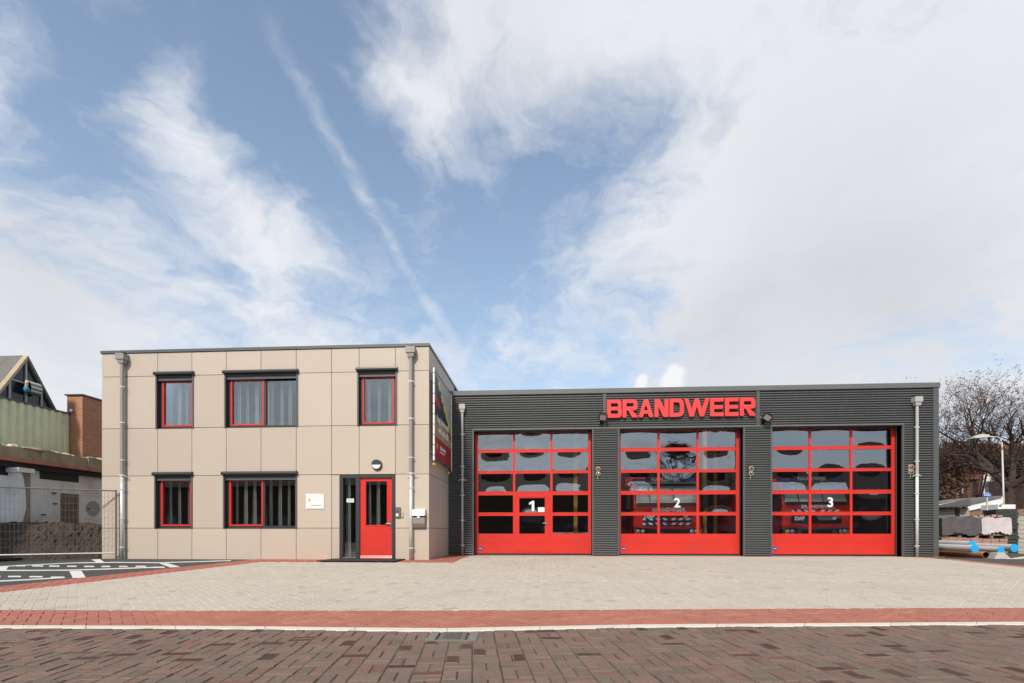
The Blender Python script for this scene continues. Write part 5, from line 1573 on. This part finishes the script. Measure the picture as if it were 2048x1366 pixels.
# shed with beige boards and sloping roof
M_beige = mat('beige_boards', (.36, .315, .24), .7, var=.08, scale=3)
dS = 21.0
shed = empty('yard_shed', at(1910, 1095, dS), 'beige boarded shed with a low sloping roof behind the pallets', 'shed')
for k in range(16):
    A_, C_ = at(1877, 1097 - k * 5.0, dS), at(1939, 1097 - k * 5.0 - 4.5, dS)
    v = Vector((CT, ST, 0)); bk = Vector((-ST, CT, 0))
    MB().extrude([A_, A_ + v * (C_ - A_).dot(v), A_ + v * (C_ - A_).dot(v) + Vector((0, 0, C_.z - A_.z)), A_ + Vector((0, 0, C_.z - A_.z))], bk * .03).build('board', M_beige, shed)
A_, C_ = at(1877, 1099, dS), at(1939, 1016, dS)
MB().extrude([A_ + bk * .04, A_ + v * (C_ - A_).dot(v) + bk * .04, C_ + bk * .04, Vector((A_.x, A_.y, C_.z)) + bk * .04], bk * 2.5).build('core', M_backing, shed)
A_, C_ = at(1911, 1036, dS - .02), at(1918.5, 1018, dS - .02)
MB().extrude([A_, A_ + v * (C_ - A_).dot(v), C_, Vector((A_.x, A_.y, C_.z))], -bk * .02).build('window', M_black, shed)
rp = [at(1868, 1016, dS - .4), at(1941, 1012.5, dS - .4), at(1941, 999, dS + 2.2), at(1868, 1014, dS + 2.2)]
MB().extrude(rp, (0, 0, .05)).build('roof', mat('dark_roof', (.07, .06, .055), .85, var=.2), shed)
MB().extrude([at(1866, 1013.5, dS + 2.3), at(1940, 1000.5, dS + 2.3), at(1940, 998, dS + 2.3), at(1866, 1011, dS + 2.3)], bk * .05).build('roof_trim', M_white, shed)
dG = 25.0
gar = empty('white_gable_shed', at(1975, 1090, dG), 'low shed with broad white fascia behind the shed and pallets', 'shed')
MB().extrude([at(1936, 1022, dG), at(2006, 1007, dG), at(2006, 993.5, dG), at(1936, 1008.5, dG)], bk * .08).build('fascia', M_white, gar)
MB().extrude([at(1925, 1012, dG - .1), at(2006, 993.4, dG - .1), at(2006, 991.2, dG - .1), at(1925, 1003, dG - .1)], bk * 3).build('roof', M_roof, gar)
MB().extrude([at(1937, 1095, dG + .1), at(2060, 1095, dG + .1), at(2060, 1018, dG + .1), at(1937, 1021, dG + .1)], bk * 2.5).build('wall', brickmat('shed_brick', (.27, .12, .08), (.22, .10, .07), (.25, .2, .16), .22, .07, .012, 'ANY'), gar)
o = MB().extrude([at(1996, 1019, 22), at(2031, 1019, 22), at(2031, 1009, 22), at(1996, 1009, 22)], bk * .8).build('white_box', M_white); tag(o, 'white box unit on top of the yard stacks behind the lamp post', 'box')
MB().extrude([at(1999, 1013, 21.98), at(2003, 1013, 21.98), at(2003, 1010.5, 21.98), at(1999, 1010.5, 21.98)], bk * .015).build('opening', M_black, o)
MB().extrude([at(1990, 1060, 22.1), at(2035, 1060, 22.1), at(2035, 1019.1, 22.1), at(1990, 1019.1, 22.1)], bk * .6).build('stand', M_fgry, o)

# houses behind
M_hbrick = brickmat('house_brick', (.115, .058, .045), (.095, .045, .036), (.12, .09, .075), .22, .065, .012, 'ANY')
M_tiles = brickmat('roof_tiles', (.21, .085, .055), (.16, .065, .045), (.05, .03, .025), .3, .28, .02, 'ANY', .8, .8)


def house(px0, px1, ptop, d, eave, label, wins_, ridge_frac=.5):
    """gable-fronted or eaves-fronted brick house with a tiled roof, facing the camera"""
    h = empty('brick_house', at((px0 + px1) / 2, 1062, d), label, 'house', 'brick houses beyond the yard')
    A_, B_ = at(px0, 1063, d), at(px1, 1063, d); zE = at(0, eave, d).z; zR = at(0, ptop, d).z
    vv = (B_ - A_); vv.z = 0; L = vv.length; v = vv.normalized(); bk = Vector((-v.y, v.x, 0)); dep = 9.0
    A_.z = -.05
    up = lambda z: Vector((0, 0, z + .05))
    MB().extrude([A_, A_ + v * L, A_ + v * L + up(zE), A_ + up(zE)], bk * dep).build('wall', M_hbrick, h)
    ov = .3
    P = [A_ - v * ov - bk * ov + up(zE - .1), A_ + v * (L + ov) - bk * ov + up(zE - .1), A_ + v * (L + ov) + bk * dep / 2 + up(zR), A_ - v * ov + bk * dep / 2 + up(zR)]
    MB().extrude(P, (0, 0, .12)).build('roof', M_tiles, h)
    P2 = [A_ + v * (L + ov) + bk * (dep + ov) + up(zE - .1), A_ - v * ov + bk * (dep + ov) + up(zE - .1), A_ - v * ov + bk * dep / 2 + up(zR), A_ + v * (L + ov) + bk * dep / 2 + up(zR)]
    MB().extrude(P2, (0, 0, .12)).build('roof', M_tiles, h)
    for (a, c, t, bt) in wins_:
        p, q = at(a, bt, d), at(c, t, d); s0 = (p - A_).dot(v); s1 = (q - A_).dot(v)
        W0 = lambda s, z, o: A_ + v * s + Vector((0, 0, z - A_.z)) - bk * o
        fw = MB()
        e = .12
        for (sa, sb, za_, zb_) in ((s0, s0 + e, p.z, q.z), (s1 - e, s1, p.z, q.z), (s0 + e, s1 - e, p.z, p.z + e), (s0 + e, s1 - e, q.z - e, q.z)):
            fw.extrude([W0(sa, za_, .02), W0(sb, za_, .02), W0(sb, zb_, .02), W0(sa, zb_, .02)], -bk * .06)
        f = fw.build('window', M_white, h)
        MB().extrude([W0(s0, p.z, .012), W0(s1, p.z, .012), W0(s1, q.z, .012), W0(s0, q.z, .012)], -bk * .02).build('pane', mat('far_pane', (.10, .13, .16), .1), f)
    return h


h1 = house(1700, 2052, 880, 44, 957, 'brown brick house with tiled roof directly behind the tree', [(1967, 1990, 962, 989), (2044, 2056, 962, 985), (1905, 1925, 965, 990)])
# gabled dormer with white cheek on that house
dd = 43.6
dv_ = Vector((-ST, CT, 0))
MB().extrude([at(1957, 990, dd), at(2003, 990, dd), at(2003, 966, dd), at(1979, 940, dd), at(1957, 964, dd)], dv_ * 3).build('dormer', M_hbrick, h1)
MB().extrude([at(1968, 961, dd - .1), at(1990, 961, dd - .1), at(1990, 958, dd - .1), at(1976, 943, dd - .1), at(1968, 950, dd - .1)], dv_ * .06).build('dormer_panel', M_white, h1)
f = MB()
for p_ in ((1967, 1969.5, 961, 988), (1988, 1990.5, 961, 988), (1969.5, 1988, 985.5, 988), (1969.5, 1988, 961, 963)):
    f.extrude([at(p_[0], p_[3], dd - .12), at(p_[1], p_[3], dd - .12), at(p_[1], p_[2], dd - .12), at(p_[0], p_[2], dd - .12)], dv_ * .08)
f = f.build('dormer_window', M_white, h1)
MB().extrude([at(1969, 986, dd - .06), at(1988.5, 986, dd - .06), at(1988.5, 962.5, dd - .06), at(1969, 962.5, dd - .06)], dv_ * .03).build('pane', mat('far_pane', (.10, .13, .16), .1), f)
house(2062, 2500, 870, 40, 955, 'brick house beyond the right edge next to the tree', [(2080, 2110, 965, 990), (2150, 2180, 965, 990)])

# street lamp
dL = 27.0
lampo = empty('street_lamp', at(2008, 1075, dL), 'white street lamp with a bent arm in front of the tree', 'street lamp')
pp = [at(2009.5, 1085, dL), at(2004.5, 900, dL), at(2003.5, 885, dL), at(2001, 878, dL), at(1996, 874, dL), at(1975, 873, dL)]
M_lampw = mat('lamp_white', (.56, .54, .50), .4)
b = MB(); b.cyl(pp[0], pp[1], .050, .036, 10); b.build('pole', M_lampw, lampo, smooth=True)
MB().tube(pp[1:], .033, 8).build('arm', M_lampw, lampo, smooth=True)
a, c = at(1979, 872.5, dL), at(1950, 874.5, dL)
MB().extrude([a + Vector((0, 0, -.05)), c + Vector((0, 0, -.04)), c + Vector((0, 0, .04)), (a + c) / 2 + Vector((0, 0, .16)), a + Vector((0, 0, .09))], dv_ * .3).build('lamp_head', M_lampw, lampo)
# street name sign
dN = 20.5
sg = empty('street_name_sign', at(1974, 1075, dN), 'blue street name plate on a grey post in front of the houses', 'sign')
MB().cyl(at(1974, 1085, dN), at(1974, 986, dN), .03, n=8).build('post', M_galv, sg)
MB().extrude([at(1965, 993, dN - .05), at(1984, 993, dN - .05), at(1984, 987, dN - .05), at(1965, 987, dN - .05)], dv_ * .02).build('plate', mat('sign_blue', (.03, .10, .42), .4), sg)
b = MB()
for k in range(5):
    b.extrude([at(1968.5 + k * 2.6, 991.2, dN - .055), at(1970.3 + k * 2.6, 991.2, dN - .055), at(1970.3 + k * 2.6, 989, dN - .055), at(1968.5 + k * 2.6, 989, dN - .055)], dv_ * .003)
b.build('lettering', M_white, sg)

# ------------------------------------------------------------------ bare trees
M_bark = mat('bark', (.058, .042, .031), .9, var=.3, scale=4, bump=.8, bscale=25)
M_twig = mat('twigs', (.046, .026, .019), .9, var=.35, scale=2.5)
M_bud = mat('buds', (.085, .040, .029), .85, var=.4, scale=2.0)


def bare_tree(base, H, spread, label, seed, group, budn=2, name='bare_tree', levels=5, kids=(5, 5, 5, 4)):
    r = random.Random(seed); o = empty(name, base, label, 'tree', group)
    tr = MB(); tw = MB(); base = Vector(base); cnt = [0]

    def grow(p, d, L, rad, lv):
        n = 4 if lv < 2 else 3; pts = [p]; q = p.copy(); dd = d.normalized()
        for k in range(n):
            dd = (dd + Vector((r.uniform(-1, 1), r.uniform(-1, 1), r.uniform(-.6, .9))) * (.16 + .05 * lv)).normalized()
            q = q + dd * L / n; pts.append(q.copy())
        tgt = tr if lv < 3 else tw
        for k in range(n):
            r0 = rad * (1 - .55 * k / n); r1 = rad * (1 - .55 * (k + 1) / n)
            tgt.cyl(pts[k], pts[k + 1], r0, r1, 7 if lv < 2 else (4 if lv < 3 else 3), False, 0)
        if lv >= levels - 1:
            for k in range(budn + 2):
                c = pts[r.randint(1, n)] + Vector((r.uniform(-1, 1), r.uniform(-1, 1), r.uniform(-1, 1))) * .12
                s = r.uniform(.022, .058); a = Vector((r.uniform(-1, 1), r.uniform(-1, 1), r.uniform(-1, 1))).normalized() * s; e = a.orthogonal().normalized() * s * .8
                tw.poly([c - a, c + e, c + a, c - e], 1)
            return
        kk = kids[min(lv, len(kids) - 1)]
        for k in range(kk):
            t = r.uniform(.35, 1.0) if lv else r.uniform(.55, 1.0)
            f = t * n; i = min(n - 1, int(f)); c = pts[i].lerp(pts[i + 1], f - i)
            ang = 2 * math.pi * (k + r.random() * .6) / kk; side = dd.orthogonal().normalized(); side = Matrix.Rotation(ang, 3, dd) @ side
            out = r.uniform(.55, 1.1); nd = (dd * (1 - .35 * out) + side * out + Vector((0, 0, .16))).normalized()
            grow(c, nd, L * r.uniform(.58, .80) * (spread if lv == 0 else 1), rad * (1 - .5 * t) * .62, lv + 1)
    # forked trunk
    top = base + Vector((r.uniform(-.2, .2), 0, H * .34))
    tr.cyl(base, base.lerp(top, .5), H * .030, H * .024, 10, False); tr.cyl(base.lerp(top, .5), top, H * .024, H * .020, 10, False)
    for k in range(5):
        ang = 2 * math.pi * k / 5 + r.uniform(-.3, .3); lean = r.uniform(.55, 1.25) if k else .15
        grow(top - Vector((0, 0, r.uniform(0, .5))), Vector((math.cos(ang) * lean, math.sin(ang) * lean, .75)), H * .34, H * .019, 1)
    tr.build('trunk', M_bark, o); tw.build('crown', [M_twig, M_bud], o)
    return o


tb = at(2016, 1075, 32); tb.z = -.05
bare_tree(tb, 11.4, 1.25, 'large bare tree with reddish buds at the right edge, behind the street lamp', 5, None, budn=8, levels=6, kids=(4, 5, 5, 5, 4))

# brown twiggy shrubs before the houses
M_shr = mat('shrub_twigs', (.10, .062, .042), .9, var=.4, scale=1.2); M_shr2 = mat('shrub_leaves', (.24, .135, .088), .9, var=.5, scale=1.6)


def shrub(px, py, d, rx, rz, label, seed, n=2600):
    r = random.Random(seed); c = at(px, py, d); o = empty('brown_shrub', (c.x, c.y, -.05), label, 'shrub', 'brown shrubs before the houses')
    b = MB(); l = MB()
    for k in range(n):
        th, u, q = r.uniform(0, 6.283), r.uniform(-1, 1), r.random() ** .5
        s = math.sqrt(1 - u * u); p = c + Vector((math.cos(th) * s * rx, math.sin(th) * s * rx * .6, u * rz)) * q
        v = Vector((r.uniform(-1, 1), r.uniform(-1, 1), r.uniform(-.2, 1.2))).normalized() * r.uniform(.15, .45)
        if k % 3 == 0: b.cyl(p - v, p + v, .012, .006, 3, False)
        a = Vector((r.uniform(-1, 1), r.uniform(-1, 1), r.uniform(-1, 1))).normalized() * r.uniform(.05, .13); e = a.orthogonal().normalized() * .07
        l.poly([p - a, p + e, p + a, p - e])
    for k in range(7):
        an = r.uniform(0, 6.28); b.cyl((c.x, c.y, -.05), c + Vector((math.cos(an) * rx * .6, math.sin(an) * rx * .3, rz * .2)), .06, .02, 5, False)
    b.build('stems', M_shr, o); l.build('foliage', M_shr2, o)
    return o


shrub(1893, 965, 36, 1.5, 3.2, 'tall brown shrub right beside the engine hall corner', 1, 4200)
shrub(1942, 915, 37, 2.3, 1.35, 'broad brown shrub left of the lamp post, below the tree crown', 2, 4200)
shrub(2045, 915, 37, 2.0, 1.3, 'brown shrub right of the lamp post at the picture edge', 3, 3000)

# ------------------------------------------------------------------ across the street, behind the camera: houses and trees invented to be mirrored in the panes
M_dtiles = brickmat('dark_tiles', (.075, .05, .042), (.06, .04, .034), (.03, .022, .018), .3, .28, .02, 'ANY', .85, .8)
M_obrick = brickmat('opposite_brick', (.075, .045, .036), (.06, .036, .03), (.08, .065, .055), .22, .065, .012, 'ANY')
for k, (u0, u1, zt, lab) in enumerate(((-75, -9.2, 5.0, 'invented dark brick house across the street mirrored in the left panes'), (-9, 9, 5.3, 'invented dark brick house across the street mirrored in the middle panes'), (9.2, 75, 4.9, 'invented dark brick house across the street mirrored in the right panes'))):
    d0 = -16.0; o = empty('invented_house', ud((u0 + u1) / 2, d0, -.15), lab, 'house', 'invented houses across the street')
    A_, B_ = ud(u0, d0), ud(u1, d0); bk_ = ud(0, -8)
    MB().extrude([ud(u1, d0, -.2), ud(u0, d0, -.2), ud(u0, d0, zt), ud(u1, d0, zt)], bk_).build('wall', M_obrick, o)
    MB().extrude([ud(u0 - .05, d0 + .4, zt), ud(u0 - .05, d0 - 4, zt + 2.2), ud(u0 - .05, d0 - 8.4, zt)], ud(u1 - u0 + .1, 0)).build('roof', M_dtiles, o)
    for i in range(int((u1 - u0) / 3)):
        for z in (.9,):
            u = u0 + .9 + i * 3.0
            w_o = MB().extrude([ud(u, d0 + .06, z), ud(u + 1.2, d0 + .06, z), ud(u + 1.2, d0 + .06, z + 1.3), ud(u, d0 + .06, z + 1.3)], ud(0, -.04)).build('window', M_fgry, o)
            MB().extrude([ud(u + .1, d0 + .09, z + .1), ud(u + 1.1, d0 + .09, z + .1), ud(u + 1.1, d0 + .09, z + 1.2), ud(u + .1, d0 + .09, z + 1.2)], ud(0, -.02)).build('pane', mat('far_pane', (.10, .13, .16), .1), w_o)
t0 = ud(11, -9, -.15)
bare_tree(t0, 9.5, 1.1, 'taller invented bare tree across the street, mirrored in the rightmost overhead door', 9, 'invented bare trees across the street', budn=1, levels=5, kids=(4, 4, 4, 4))
t1 = ud(-8.5, -9.5, -.15)
bare_tree(t1, 8.5, 1.1, 'smaller invented bare tree across the street, mirrored in the leftmost overhead door', 12, 'invented bare trees across the street', budn=1, levels=5, kids=(4, 4, 4, 4))
